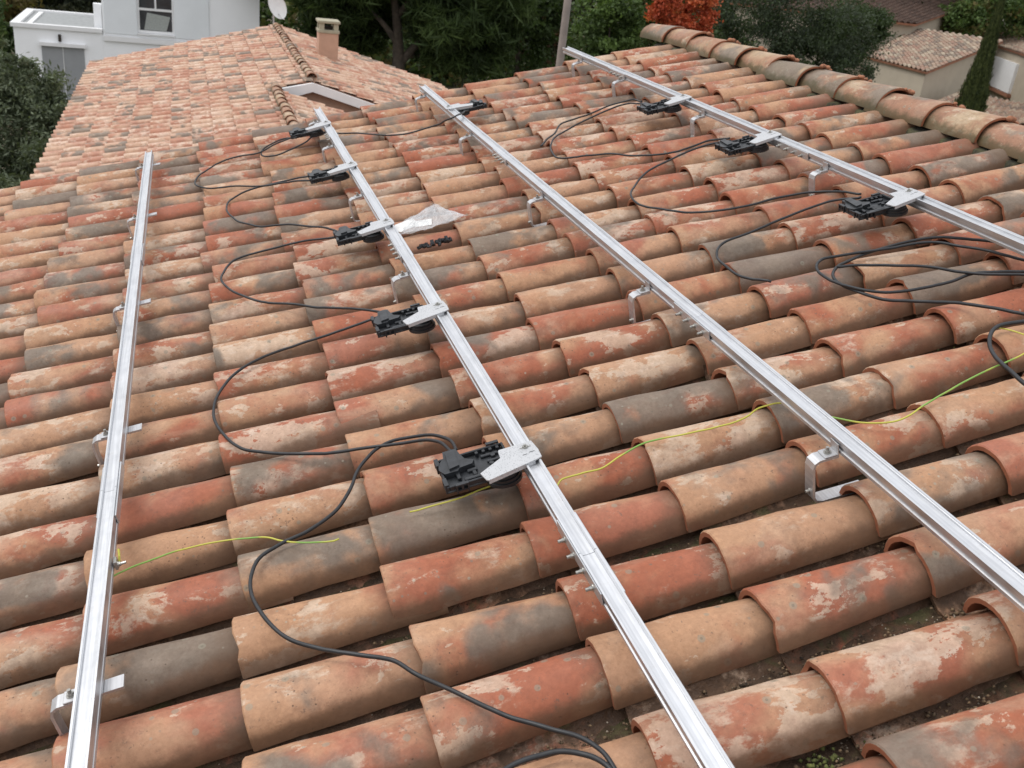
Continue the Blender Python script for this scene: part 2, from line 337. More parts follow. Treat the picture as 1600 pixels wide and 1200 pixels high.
def arc_tile(L, r0, r1, th0, arc, tilt, seed, nx=5, na=12, up=False, rag=.0015, chip=0):
    """half-barrel tile; crest at z=0 over the wide end (x=0); up=True is the same shell turned over"""
    q = random.Random(seed); mb = MB(); A = R(arc)
    wob = [[q.gauss(0, rag) for _ in range(na+1)] for _ in range(nx+1)]
    edge = [q.gauss(0, .0004) for _ in range(na+1)]
    if chip:
        for jj in range(2+q.randrange(2)): edge[(chip+jj) % (na+1)] += q.uniform(.003, .009)
    def P(i, j, rr):
        t = i/nx; x = t*L + (edge[j] if i == 0 else 0); ph = -A+2*A*j/na
        r = r0+(r1-r0)*t; r_ = r-rr+wob[i][j]*(.15 if i == 0 else 1)
        y = r_*math.sin(ph); z = r_*math.cos(ph)-r0-tilt*t*L
        if up: z = -z
        return (x, y, z)
    ins = th0
    vo = []; vi = []
    b = th0*.22
    # outer skin with a worn rounded lip at the wide end
    rings = []
    rings.append([Vector(P(0, j, b*.9))+Vector((-.0, 0, 0)) for j in range(na+1)])
    rings.append([Vector(P(0, j, 0))+Vector((b, 0, 0)) for j in range(na+1)])
    for i in range(1, nx+1): rings.append([Vector(P(i, j, 0)) for j in range(na+1)])
    inn = [[Vector(P(i, j, ins)) for j in range(na+1)] for i in (0, nx)]
    vs = [p for ring in rings for p in ring]; fs = []; mi = []
    n1 = na+1
    for i in range(len(rings)-1):
        for j in range(na): fs.append((i*n1+j, i*n1+j+1, (i+1)*n1+j+1, (i+1)*n1+j)); mi.append(0)
    o = len(vs); vs += inn[0]+inn[1]
    for j in range(na):
        fs.append((o+j+1, o+j, o+n1+j, o+n1+j+1)); mi.append(1)          # inside
        fs.append((j+1, j, o+j, o+j+1)); mi.append(1)                    # wide-end rim
        k = (len(rings)-1)*n1; fs.append((k+j, k+j+1, o+n1+j+1, o+n1+j)); mi.append(1)
    last = len(rings)-1
    for i in range(last):                                                # long edges
        for (jj, s_) in ((0, 1), (na, -1)):
            a0, a1 = i*n1+jj, (i+1)*n1+jj
            t0, t1 = i/last, (i+1)/last
            pass
    e0 = [i*n1 for i in range(last+1)]; e1 = [i*n1+na for i in range(last+1)]
    fs.append(tuple(e0+[o+n1, o])); mi.append(0); fs.append(tuple(list(reversed(e1))+[o+na, o+n1+na])); mi.append(0)
    if up: fs = [tuple(reversed(f)) for f in fs]; mi = [0]*len(mi)
    mb.v = [tuple(v) for v in vs]; mb.f = fs; mb.m = mi
    return mb
def rgb3(q): return (q.random(), q.random(), q.random(), 1)

COV = [arc_tile(.455, .0840+.0016*((s*7) % 5-2)/2, .0655+.0012*((s*3) % 5-2)/2, .0135, 87, .030, s, rag=.0016, chip=(0, 0, 3, 0, 0, 9, 0, 6, 0, 0)[s]) for s in range(10)]
CHN = [arc_tile(.455, .070, .084, .012, 78, -.030, 50+s, up=True, na=8) for s in range(4)]
COVM = [c.mesh('cover_tile', [M['cover'], M['rim']], True) for c in COV]
CHNM = [c.mesh('channel_tile', [M['channel'], M['rim']], True) for c in CHN]
for me in COVM+CHNM: me.set_sharp_from_angle(angle=R(40))

def collect(kind):
    q = random.Random(101 if kind == 'cover' else 202); out = []
    cu = {v: q.gauss(0, .010) for v in range(V0, V1+2)}; cv = {v: q.gauss(0, .0035) for v in range(V0, V1+2)}
    for v in range(V0, V1+1):
        for u in range(U0, U1+1):
            if kind == 'channel' and v == V1: continue
            if kind == 'cover':
                W = T(u*EXPO+cu[v]+q.gauss(0, .008), v*PITCH+cv[v]+q.gauss(0, .0035), q.gauss(0, .0024)) @ RZ(q.gauss(0, R(.9))) @ RY(q.gauss(0, R(.25))) @ RX(q.gauss(0, R(1.6)))
            else:
                W = T(u*EXPO+.035+cu[v]+q.gauss(0, .012), (v+.5)*PITCH+q.gauss(0, .005), -.122+q.gauss(0, .002)) @ RZ(q.gauss(0, R(1.0))) @ RX(q.gauss(0, R(3)))
            c = rgb3(q); k = q.randrange(10 if kind == 'cover' else 4); k2 = q.random()
            p = pix(RF @ (W @ Vector((.17, 0, -.01))))
            s = 0
            if p and -90 < p[0] < 1690 and -60 < p[1] < 1290: s = 1/p[2]
            out.append((s, W, c, k))
    out.sort(key=lambda t: -t[0]); return out
def join_tiles(items, src, name, mats, base, parent, mirror=None):
    V = []; F = []; MI = []; LOC = []; TI = []
    for (s, W, c, k) in items:
        m_ = src[k]; o = len(V)
        X = base @ W
        V += [tuple(X @ Vector(v)) for v in m_.v]; LOC += m_.v; TI += [c]*len(m_.v)
        F += [tuple((i+o) for i in (reversed(f) if mirror else f)) for f in m_.f]; MI += m_.m
    me = bpy.data.meshes.new(name); me.from_pydata(V, [], F)
    for mt in mats: me.materials.append(mt)
    me.polygons.foreach_set('material_index', MI)
    a = me.attributes.new('loc', 'FLOAT_VECTOR', 'POINT'); a.data.foreach_set('vector', np.array(LOC, float).ravel())
    a = me.attributes.new('tint', 'FLOAT_COLOR', 'POINT'); a.data.foreach_set('color', np.array(TI, float).ravel())
    me.shade_smooth(); me.set_sharp_from_angle(angle=R(40)); me.update()
    o = put(bpy.data.objects.new(name, me), I4, parent); o['kind'] = 'stuff'; return o
for kind, src, ms, nm in (('cover', COV, COVM, 'cover_tile'), ('channel', CHN, CHNM, 'channel_tile')):
    items = collect(kind)
    near = [t for t in items[:300] if t[0] > 0]; rest = items[len(near):]
    for (s, W, c, k) in near:
        o = inst(nm, ms[k], RF @ W, house); o.color = c
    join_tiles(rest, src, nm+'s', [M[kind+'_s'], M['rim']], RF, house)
    join_tiles([t for t in items if True], src, 'back_slope_'+nm+'s', [M[kind+'_s'], M['rim']], RFB, house, mirror=True)

# ridge tiles, wide end towards the viewer
RDG = [arc_tile(.43, .113, .097, .014, 82, .03, 90+s, nx=4, na=14) for s in range(4)]
RDGM = [c.mesh('ridge_tile', [M['ridge'], M['rim']], True) for c in RDG]
for me in RDGM: me.set_sharp_from_angle(angle=R(40))
ry = [3.91-.345*k for k in range(-4, 18)]
q = random.Random(9)
mort = MB(); lump = MB()
for k, y in enumerate(ry):
    if y > 5.1: continue
    W = T(3.278+q.gauss(0, .008), y, .047+q.gauss(0, .003)) @ RZ(R(90)+q.gauss(0, R(1.6))) @ Matrix.Diagonal((1, 1, .84, 1))
    if y+.43 > 5.32: W = W @ Matrix.Diagonal(((5.32-y)/.43, 1, 1, 1))
    W = T(0, 0, 0) @ W
    o = inst('ridge_tile', RDGM[k % 4], RF @ W, house); o.color = rgb3(q)
# bedding under the ridge
y = YN+.1
while y < 5.0:
    for sgn, xx in ((-1, 3.185), (1, 3.385)):
        mort.box(xx-.045, xx+.045, y, y+.16, -.14, -.062+q.uniform(-.012, .012), T(q.gauss(0, .008), 0, 0), bev=.02)
    y += .14
mort.build('ridge_bedding', M['mossmortar'], RF, house, smooth=True)['kind'] = 'stuff'
for y in ry:
    if y > 4.9: continue
    for k in range(5):
        a = R(q.uniform(15, 62)); r = .108
        lump.box(-.012, .012, -.012, .010, -.008, .010, T(3.285+math.sin(a)*r, y+.0+q.uniform(-.014, .002), -.048+math.cos(a)*r*.86) @ RZ(q.uniform(0, 3)) @ Matrix.Scale(q.uniform(.7, 1.3), 4), bev=.006)
lump.build('joint_mortar', M['mortar'], RF, house, smooth=True)['kind'] = 'stuff'

# crumbs, soil and moss lying in the channels
def litter(name, mat, count, smin, smax, seed, clump=False):
    q = np.random.default_rng(seed)
    V = []; F = []
    ico = [(0, 0, 1), (.9, 0, 0), (0, .9, 0), (-.9, 0, 0), (0, -.9, 0), (0, 0, -.6)]
    fc = [(0, 1, 2), (0, 2, 3), (0, 3, 4), (0, 4, 1), (5, 2, 1), (5, 3, 2), (5, 4, 3), (5, 1, 4)]
    cl = [(q.uniform(-1.2, 3.1), q.integers(V0, 22)) for _ in range(90)]
    for i in range(count):
        if clump: cx, cvv = cl[q.integers(len(cl))]; x = cx+q.normal(0, .025); v = cvv
        else: x = q.uniform(-1.3, 3.1); v = int(abs(q.normal(0, 9)))-5
        if v > 22: continue
        dy = q.normal(0, .014); z = -.1075+(dy*dy)*6; s = q.uniform(smin, smax)
        B = np.array(ico)*s*q.uniform(.6, 1.3, (6, 3)); a = q.uniform(0, 6.28); c_, s_ = math.cos(a), math.sin(a)
        X = B[:, 0]*c_-B[:, 1]*s_+x; Y = B[:, 0]*s_+B[:, 1]*c_+(v+.5)*PITCH+dy; Z = B[:, 2]*.7+z
        n0 = len(V); V += list(zip(X.tolist(), Y.tolist(), Z.tolist())); F += [(a_+n0, b_+n0, d_+n0) for a_, b_, d_ in fc]
    me = bpy.data.meshes.new(name); me.from_pydata(V, [], F); me.materials.append(mat); me.shade_smooth()
    o = put(bpy.data.objects.new(name, me), RF); return o
tag(litter('debris', M['soil'], 12000, .0018, .0070, 3), 'dark soil crumbs and grit lying in the channels between the tiles', 'debris', kind='stuff')
tag(litter('moss', M['moss'], 4500, .003, .009, 4, True), 'green moss cushions growing in the tile channels', 'moss', kind='stuff')
tag(litter('pale_grit', simple('pale_grit', (.42, .36, .28), .9), 1300, .0012, .0032, 8), 'pale grit and leaf flecks scattered in the tile channels', 'debris', kind='stuff')

# soil washed into the channels: an uneven skin that surfaces in patches along the feet of the covers
from mathutils import noise as mn
V = []; F = []
for v in range(V0, V1):
    nx_ = int(4.4/.016); o = len(V)
    for i in range(nx_+1):
        x = -1.35+i*.016
        for j in range(9):
            yy = -.044+.011*j
            z = -.1195+.26*abs(yy)**1.35+mn.noise(Vector((x*4, v*3.1+yy*6, 1)))*.010+mn.noise(Vector((x*21, v*3.1+yy*40, 2)))*.0055+mn.noise(Vector((x*70, v*9+yy*120, 5)))*.003
            if (i+8) % 9 == 0: pass
            V.append((x, (v+.5)*PITCH+yy, z))
    for i in range(nx_):
        for j in range(8): k = o+i*9+j; F.append((k, k+9, k+10, k+1))
mb = MB(); mb.v = V; mb.f = F; mb.m = [0]*len(F)
tag(mb.build('channel_soil', M['soilskin'], RF, None, smooth=True), 'dark mossy soil washed into the channels between the tile rows', 'soil', kind='stuff')

# ================================================================ RAILS
def hexbolt(mb, W, r=.0065, h=.006, pin=.01, pr=.004):
    mb.cyl(r*1.35, 0, .0015, 12, W); mb.cyl(r, .0015, .0015+h, 6, W); mb.cyl(pr, .0015+h, .0015+h+pin, 8, W)
PROF = [(-0.0198, 0.061), (0.0198, 0.061), (0.0198, 0.0694), (0.0185, 0.0709), (0.0185, 0.0793), (0.0198, 0.0808), (0.0198, 0.096), (0.015, 0.096), (0.015, 0.0941), (0.0135, 0.0933), (0.0135, 0.0884), (0.004, 0.0873), (-0.004, 0.0873), (-0.0135, 0.0884), (-0.0135, 0.0933), (-0.015, 0.0941), (-0.015, 0.096), (-0.0198, 0.096), (-0.0198, 0.0816), (-0.0155, 0.08), (-0.0155, 0.0709), (-0.0198, 0.0694)]
def rail(label, x, y1, hooks, splices, arm):
    rl = tag(empty('mounting_rail', RF @ T(x, 0, .05)), label, 'rail', 'aluminium mounting rails across the roof')
    y0 = -1.75
    # rail is made of lengths butted at the splices
    cuts = [y0]+[s for s in sorted((a+b)/2 for a, b in splices)]+[y1]
    for i in range(len(cuts)-1):
        a, b = cuts[i]+(.0006 if i else 0), cuts[i+1]-.0006
        mb = MB(); pts = [(p, h) for p, h in PROF]
        n_ = len(pts)
        vs = [(p, a, h) for p, h in pts]+[(p, b, h) for p, h in pts]
        fs = [tuple(range(n_)), tuple(range(2*n_-1, n_-1, -1))]+[(k, n_+k, n_+(k+1) % n_, (k+1) % n_) for k in range(n_)]
        mb.add(vs, fs); mb.build('rail_length', M['alu'], RF @ T(x, 0, 0), rl)
    for (a, b) in splices:
        nb = 0 if x < 0 else 4
        mb = MB(); mb.box(-.0234, -.0200, a-.02, b+.02, .0645, .0945, bev=.001); mb.box(.0200, .0242, a-.03, b+.03, .066, .0925, bev=.001)
        sp = mb.build('splice_plate', M['alu'], RF @ T(x, 0, 0), rl)
        for k in range(nb):
            m2 = MB(); hexbolt(m2, T(-.0234, a+(b-a)*(k+.5)/4, .073+(.001 if k % 2 else 0)) @ RY(R(-90)), .0056, .005, .009)
            m2.build('bolt', M['bolt'], RF @ T(x, 0, 0), sp)
    for y in hooks:
        hw = .018; t = .0058
        path = [(.05, -.058), (-.062, -.058), (-.078, -.052), (-.084, -.040), (-.084, .038), (-.080, .050), (-.069, .0555), (arm, .0555)]
        vs = []; fs = []
        P = [Vector((a, 0, b)) for a, b in path]
        for i, p_ in enumerate(P):
            tg = (P[min(i+1, len(P)-1)]-P[max(i-1, 0)]).normalized(); nn = Vector((-tg.z, 0, tg.x))*t*.5
            for yy in (-hw, hw):
                for s_ in (-1, 1): v = p_+nn*s_; vs.append((v.x, yy, v.z))
        for i in range(len(P)-1):
            a = i*4; b = a+4
            fs += [(a+1, a+3, b+3, b+1), (a+2, a, b, b+2), (a, a+1, b+1, b), (a+3, a+2, b+2, b+3)]
        fs += [(0, 2, 3, 1), (len(P)*4-4, len(P)*4-3, len(P)*4-1, len(P)*4-2)]
        mb = MB(); mb.add(vs, fs)
        jw = T(x, y+rng.gauss(0, .006), 0) @ RZ(rng.gauss(0, R(2)))
        hk = mb.build('roof_hook', M['steel'], RF @ jw, rl)
        m2 = MB(); m2.box(-.056, -.0206, -.017, .017, .0587, .0627, bev=.001); m2.box(-.0242, -.0222, -.017, .017, .0628, .088, bev=.001)
        m2.build('angle_bracket', M['steel'], RF @ jw, hk)
        for BW, a_ in ((T(-.041, 0, .0628), (.007, .006, .007)), (T(-.0865, 0, -.03) @ RY(R(-90)), (.005, .004, .004))):
            m3 = MB(); hexbolt(m3, I4, *a_); m3.build('bolt', M['bolt'], RF @ jw @ BW, hk)
    return rl
rail('leftmost of the four aluminium rails, with the yellow green wire clamped to its side', -.254, 4.46, [.075, 1.125, 2.145, 3.28, 4.27], [(.66, .86), (2.56, 2.72)], .058)
rail('second rail from the left, carrying five black connector boxes', .749, 4.63, [1.745, 2.79, 3.78, 4.40], [(-.14, .08), (1.87, 2.07), (3.86, 4.02)], -.022)
rail('third rail from the left, with a single box at its far end', 1.411, 4.62, [.085, 1.125, 2.20, 3.36, 4.46], [(.72, .91), (2.73, 2.91)], -.022)
rail('rail nearest the ridge, carrying three black connector boxes above looping cables', 2.43, 4.82, [1.745, 2.79, 3.80, 4.47], [(1.88, 2.11), (3.78, 3.99)], -.022)

# ================================================================ CONNECTOR BOXES
def conbox(label, x, y, mirror=False, ang=0, wet=True):
    S = Matrix.Diagonal((-1, 1, 1, 1)) if mirror else I4
    W0 = RF @ T(x, y, 0) @ RZ(ang)
    t = tag(empty('connector_box', W0 @ T(0, 0, .06)), label, 'connector box', 'black connector boxes clamped to the rails')
    def bl(mb, nm, mat, par=t):
        if mirror: mb.v = [(-a, b, c) for a, b, c in mb.v]; mb.f = [tuple(reversed(f)) for f in mb.f]
        return mb.build(nm, mat, W0, par)
    x0, x1, y0, y1, z0 = -.208, -.035, .0, .128, .052
    mb = MB(); mb.box(x0, x1, y0, y1, z0, z0+.008, bev=.003)
    for a in ((x0, x0+.006, y0, y1), (x1-.006, x1, y0, y1), (x0+.0062, x1-.0062, y0, y0+.006), (x0+.0062, x1-.0062, y1-.006, y1)):
        mb.box(a[0], a[1], a[2], a[3], z0+.0082, z0+.020, bev=.0015)
    for a in ((-.16, -.10, .018, .028), (-.085, -.06, .02, .045), (-.145, -.120, .05, .06), (-.09, -.045, .07, .078), (-.10, -.055, .095, .104), (-.175, -.165, .03, .07), (-.135, -.125, .03, .048)):
        mb.box(a[0], a[1], a[2], a[3], z0+.0082, z0+.0082+random.Random(int(a[0]*999)).uniform(.005, .010), bev=.0015)
    for k in range(7): mb.box(-.055+k*.002, -.054+k*.002, .03+.008*k, .034+.008*k, z0+.0084, z0+.016)
    for k in range(4): mb.box(-.11+k*.018, -.102+k*.018, .108, .118, z0+.0084, z0+.020, bev=.001)
    for a in ((-.128, .072), (-.082, .058), (-.07, .09)): mb.cyl(.006, z0+.0083, z0+.016, 12, T(a[0], a[1], 0))
    cs = bl(mb, 'casing', M['black'])
    # Y-shaped gland where the two cables enter
    mb = MB(); mb.prism([(-.200, .052), (-.168, .052), (-.160, .062), (-.128, .066), (-.120, .080), (-.140, .096), (-.146, .122), (-.150, .150), (-.184, .150), (-.188, .122), (-.205, .100), (-.210, .075)], z0+.0085, z0+.024)
    mb.prism([(-.186, .060), (-.160, .066), (-.156, .140), (-.180, .140)], z0+.0241, z0+.030)
    bl(mb, 'cable_gland', M['black'])
    for (cx, cy, a) in ((-.207, .112, 90), (-.172, -.004, 0), (-.060, .132, 0), (-.207, .02, 90)):
        mb = MB(); Wc = T(cx, cy, z0) @ RZ(R(a))
        mb.box(-.016, -.012, -.005, .005, 0, .024, Wc); mb.box(.012, .016, -.005, .005, 0, .024, Wc); mb.box(-.0119, .0119, -.005, .005, .020, .024, Wc); mb.box(-.0119, .0119, -.005, .005, .006, .009, Wc); mb.box(-.003, .003, -.004, .004, .0092, .0198, Wc)
        bl(mb, 'clip', M['black'])
    mb = MB(); mb.cyl(.044, .043, .052, 32, T(-.066, .014, 0)); mb.cyl(.040, .0522, .060, 32, T(-.066, .014, 0)); mb.cyl(.036, .0602, .066, 32, T(-.066, .014, 0))
    bl(mb, 'round_cover', M['black']).data.shade_flat()
    mb = MB(); pl = [(-.127, -.032), (-.121, -.064), (-.116, -.069), (.006, -.042), (.024, -.036), (.026, -.002), (.022, .042), (-.061, .041), (-.064, .036), (-.067, .006)]
    mb.prism([(a, b+.01) for a, b in pl], .0968, .1000)
    mb.prism([(a, b+.01) for a, b in ((-.116, -.068), (.006, -.041), (.006, -.038), (-.116, -.065))], .088, .0966)
    p_ = bl(mb, 'mounting_plate', M['plate'])
    mb = MB(); mb.cyl(.0075, .1002, .1045, 6, T(0, .03, 0)); mb.cyl(.003, .1046, .108, 8, T(0, .03, 0)); mb.box(-.014, .014, .0285, .0315, .1001, .1012)
    b_ = mb if not mirror else mb
    if mirror: mb.v = [(-a, b, c) for a, b, c in mb.v]; mb.f = [tuple(reversed(f)) for f in mb.f]
    mb.build('bolt', M['bolt'], W0, p_)
    mb = MB(); mb.box(.002, .016, .004, .0058, .1001, .1006); mb.box(-.015, -.004, -.0005, .0008, .1001, .1006)
    if mirror: mb.v = [(-a, b, c) for a, b, c in mb.v]; mb.f = [tuple(reversed(f)) for f in mb.f]
    mb.build('slot_mark', M['black'], W0, p_)
    return t
bx = .749
conbox('black connector box nearest the camera, under a wet speckled steel plate', bx, .365)
conbox('second nearest black box on the second rail, halfway up the photo', bx, 1.305)
conbox('black connector box whose plate lies beside the crumpled plastic bag', bx, 2.235)
conbox('black box on the second rail between the bag and farthest box', bx, 3.185)
conbox('farthest black box on the second rail, just below the white gable', bx, 4.155)
conbox('only black connector box on the third rail, pointing towards the ridge', 1.411, 3.88, mirror=True)
conbox('farthest of the three black boxes on the rail nearest the ridge, by the forked cable', 2.43, 3.02)
conbox('middle of the three black boxes on the rail nearest the ridge', 2.43, 2.165)
conbox('nearest black box on the rail beside the ridge, above the coiled cables', 2.43, 1.225)

# ================================================================ CABLES
CABLES={
'k4':[(0.613, 0.612), (0.605, 0.665), (0.567, 0.715), (0.515, 0.742), (0.462, 0.747), (0.414, 0.722), (0.36, 0.66), (0.321, 0.57), (0.27, 0.494), (0.201, 0.447), (0.137, 0.426), (0.082, 0.398), (0.056, 0.341), (0.055, 0.271), (0.075, 0.194), (0.116, 0.111), (0.169, 0.045), (0.252, -0.018), (0.31, -0.06), (0.351, -0.116), (0.418, -0.208), (0.482, -0.288), (0.537, -0.344), (0.582, -0.387), (0.61, -0.437), (0.62, -0.497)],
'k34':[(0.601, 0.612), (0.586, 0.661), (0.543, 0.704), (0.477, 0.728), (0.375, 0.754), (0.273, 0.783), (0.174, 0.836), (0.09, 0.905), (0.032, 1.005), (0.003, 1.119), (0.003, 1.244), (0.037, 1.359), (0.102, 1.438), (0.211, 1.495), (0.342, 1.516), (0.477, 1.538), (0.569, 1.551), (0.596, 1.504)],
'k23':[(0.61, 1.506), (0.596, 1.579), (0.551, 1.646), (0.438, 1.742), (0.333, 1.839), (0.224, 1.94), (0.125, 2.089), (0.071, 2.255), (0.071, 2.382), (0.133, 2.495), (0.269, 2.517), (0.433, 2.52), (0.566, 2.479), (0.583, 2.447)],
'k12':[(0.595, 2.491), (0.528, 2.617), (0.403, 2.765), (0.239, 2.886), (0.16, 3.039), (0.123, 3.227), (0.146, 3.387), (0.231, 3.491), (0.379, 3.51), (0.541, 3.48), (0.577, 3.448)],
'k01':[(0.565, 3.408), (0.503, 3.438), (0.335, 3.498), (0.156, 3.631), (0.027, 3.718), (-0.021, 3.837), (-0.002, 3.981), (0.089, 4.138), (0.218, 4.212), (0.338, 4.206), (0.446, 4.31), (0.575, 4.4)],
'kloop':[(0.695, 4.348), (0.582, 4.176), (0.461, 4.058), (0.389, 4.065), (0.353, 4.161), (0.391, 4.281), (0.49, 4.383), (0.579, 4.362)],
'kx':[(0.716, 4.361), (0.815, 4.243), (1.033, 3.971), (1.161, 3.874), (1.321, 3.928), (1.456, 4.015), (1.576, 4.108)],
'd1a':[(2.37, 3.444), (2.335, 3.52), (2.199, 3.509), (2.037, 3.424), (1.894, 3.378), (1.79, 3.234), (1.666, 3.068)],
'd12':[(2.354, 3.407), (2.309, 3.458), (2.21, 3.443), (2.027, 3.351), (1.841, 3.229), (1.73, 3.089), (1.674, 2.925), (1.69, 2.805), (1.796, 2.743), (1.901, 2.682), (2.003, 2.547), (2.145, 2.511), (2.326, 2.553), (2.399, 2.507)],
'd23':[(2.385, 2.468), (2.299, 2.501), (2.116, 2.451), (1.904, 2.322), (1.774, 2.173), (1.727, 2.047), (1.749, 1.908), (1.853, 1.778), (2.001, 1.699), (2.188, 1.692), (2.333, 1.659), (2.428, 1.531)],
'd3a':[(2.41, 1.503), (2.31, 1.536), (2.132, 1.506), (1.948, 1.457), (1.803, 1.421), (1.738, 1.343), (1.714, 1.228), (1.729, 1.123), (1.777, 1.046)],
'coil':[(2.551, 0.731), (2.524, 0.807), (2.503, 0.895), (2.437, 0.993), (2.335, 1.051), (2.198, 1.062), (2.069, 1.048), (1.998, 1.019), (1.949, 0.952), (1.944, 0.858), (1.986, 0.757), (2.058, 0.676), (2.137, 0.61), (2.199, 0.528), (2.229, 0.464), (2.255, 0.399), (2.36, 0.27), (2.52, 0.24), (2.64, 0.36), (2.66, 0.54), (2.60, 0.67), (2.551, 0.731)],
'coil2':[(2.506, 0.68), (2.468, 0.769), (2.398, 0.943), (2.338, 1.022), (2.214, 1.05), (2.052, 1.094), (1.99, 1.101), (1.946, 1.057), (1.933, 0.981), (1.954, 0.873), (1.996, 0.804), (2.078, 0.763), (2.197, 0.744), (2.315, 0.751), (2.41, 0.675), (2.456, 0.625), (2.53, 0.52), (2.60, 0.46), (2.63, 0.54), (2.57, 0.63), (2.506, 0.68)],
'coil3':[(2.004, 1.027), (2.081, 0.995), (2.204, 0.874), (2.312, 0.747), (2.395, 0.658), (2.438, 0.604), (2.50, 0.45), (2.47, 0.28), (2.36, 0.10), (2.22, -0.08), (2.02, -0.3), (1.9, -0.6)],
'end1':[(2.26, 0.405), (2.195, 0.425), (2.125, 0.44), (2.061, 0.393), (2.014, 0.317), (1.991, 0.233), (1.98, 0.154), (1.994, 0.085), (2.06, -0.02), (2.10, -0.2), (2.05, -0.45), (1.95, -0.7)],
'end2':[(0.423, -0.411), (0.461, -0.399), (0.506, -0.401), (0.549, -0.411), (0.587, -0.436), (0.609, -0.468), (0.615, -0.495)],
'e1':[(-0.272, 0.486), (-0.237, 0.507), (-0.178, 0.523), (-0.072, 0.529), (0.004, 0.514), (0.095, 0.475), (0.138, 0.439), (0.196, 0.401), (0.269, 0.379)],
'e2':[(0.445, 0.401), (0.507, 0.396), (0.572, 0.396), (0.632, 0.407), (0.691, 0.414)],
'e3':[(0.797, 0.429), (0.8, 0.39), (0.798, 0.337), (0.821, 0.354), (0.869, 0.349), (0.918, 0.346), (0.98, 0.374), (1.057, 0.392), (1.14, 0.384), (1.239, 0.371), (1.311, 0.37), (1.37, 0.396), (1.423, 0.393), (1.462, 0.351), (1.495, 0.286), (1.54, 0.219), (1.602, 0.179), (1.658, 0.183), (1.731, 0.209), (1.85, 0.244), (1.964, 0.269), (2.083, 0.294), (2.18, 0.315)],
'e4':[(2.12, 0.434), (2.148, 0.371), (2.185, 0.32)],
}
from mathutils import noise as mn
def smooth_path(P, sub=6):
    P = [Vector(p) for p in P]; out = []
    for i in range(len(P)-1):
        a = P[max(i-1, 0)]; b = P[i]; c = P[i+1]; d = P[min(i+2, len(P)-1)]
        for k in range(sub):
            t = k/sub; t2 = t*t; t3 = t2*t
            out.append(.5*((2*b)+(-a+c)*t+(2*a-5*b+4*c-d)*t2+(-a+3*b-3*c+d)*t3))
    out.append(P[-1]); return out
def cable(name, key, r, mat, z, label, cat, hs=0, he=0, group=None, lift=None, dz=0):
    pts = CABLES[key]; n_ = len(pts); P = []
    for i, (x, y) in enumerate(pts):
        zz = z+dz
        if hs and i < 4: zz += (hs-z)*(1-i/4)**1.3
        if he and n_-1-i < 4: zz += (he-z)*(1-(n_-1-i)/4)**1.3
        if lift and i in lift: zz += lift[i]
        # keep the traced line of sight when the cable is raised above the tiles
        c = Vector((0.3249, -1.551, 1.388)); g = Vector((x, y, .012)); t = (c.z-zz)/(c.z-.012); P.append(c+(g-c)*t)
    SP = smooth_path(P, 7); sd_ = len(key)*3.7+pts[0][0]*5
    for i in range(1, len(SP)-1):
        p_ = SP[i]; k_ = mn.noise(Vector((p_.x*9+sd_, p_.y*9, sd_))); k2 = mn.noise(Vector((p_.x*9, p_.y*9+sd_, 4)))
        SP[i] = p_+Vector((k_*.006, k2*.006, -.005*(.5-.5*math.cos(2*math.pi*p_.y/PITCH))+abs(mn.noise(p_*14))*.003))
    mb = MB(); mb.tube(SP, r, 8)
    return tag(mb.build(name, mat, RF, None, smooth=True), label, cat, group)
CG = 'black cables lying on the tiles'
RC = .0046
cable('cable', 'k4', RC, M['cable'], .008, 'black cable snaking from the nearest connector box down to the bottom edge', 'cable', .07, 0, CG)
cable('cable', 'k34', RC, M['cable'], .007, 'black cable in a wide loop between the nearest and second nearest connector boxes', 'cable', .066, .066, CG)
cable('cable', 'k23', RC, M['cable'], .008, 'black cable looping left between the second nearest box and the box by the plastic bag', 'cable', .066, .066, CG)
cable('cable', 'k12', RC, M['cable'], .008, 'black cable looping left from the box by the plastic bag to the next box beyond', 'cable', .066, .066, CG)
cable('cable', 'k01', RC, M['cable'], .008, 'black cable in the farthest left loop, joining the two far boxes of the second rail', 'cable', .066, .066, CG)
cable('cable', 'kloop', RC, M['cable'], .013, 'small closed loop of black cable beside the farthest box', 'cable', .05, .066, CG)
cable('cable', 'kx', RC, M['cable'], .012, 'black cable crossing the tiles between the far ends of the second and third rails', 'cable', .066, .05, CG, lift={5: .095, 4: .04})
cable('cable', 'd1a', RC, M['cable'], .008, 'short black cable end that dips into a tile channel near the ridge', 'cable', .066, 0, CG)
cable('cable', 'd12', RC, M['cable'], .012, 'black cable loop between the farthest and middle boxes beside the ridge', 'cable', .066, .066, CG)
cable('cable', 'd23', RC, M['cable'], .008, 'black cable in a deep loop between the middle and nearest boxes beside the ridge', 'cable', .066, .066, CG)
cable('cable', 'd3a', RC, M['cable'], .011, 'black cable curving from the nearest ridge side box and ending on a grey tile', 'cable', .066, 0, CG)
cable('cable', 'coil', RC*1.12, M['cable'], .014, 'thick black cable forming the lowest arc of the coil at the right edge', 'cable', 0, 0, 'coiled black cables at the right edge')
cable('cable', 'coil2', RC*1.05, M['cable'], .023, 'black cable forming the leftmost narrow loop of the coil at the right edge', 'cable', 0, 0, 'coiled black cables at the right edge')
cable('cable', 'coil3', RC*1.05, M['cable'], .031, 'straight black cable strand crossing the middle of the coil at the right edge', 'cable', 0, 0, 'coiled black cables at the right edge')
cable('cable', 'end1', RC*1.25, M['cable'], .012, 'black cable hook bending round over the yellow green wire at the right edge', 'cable', 0, 0, CG, dz=.008)
cable('cable', 'end2', RC*1.1, M['cable'], .010, 'short black cable arch at the bottom edge, beside the end of the snaking cable', 'cable', 0, 0, CG)
EG = 'green and yellow earth wires'
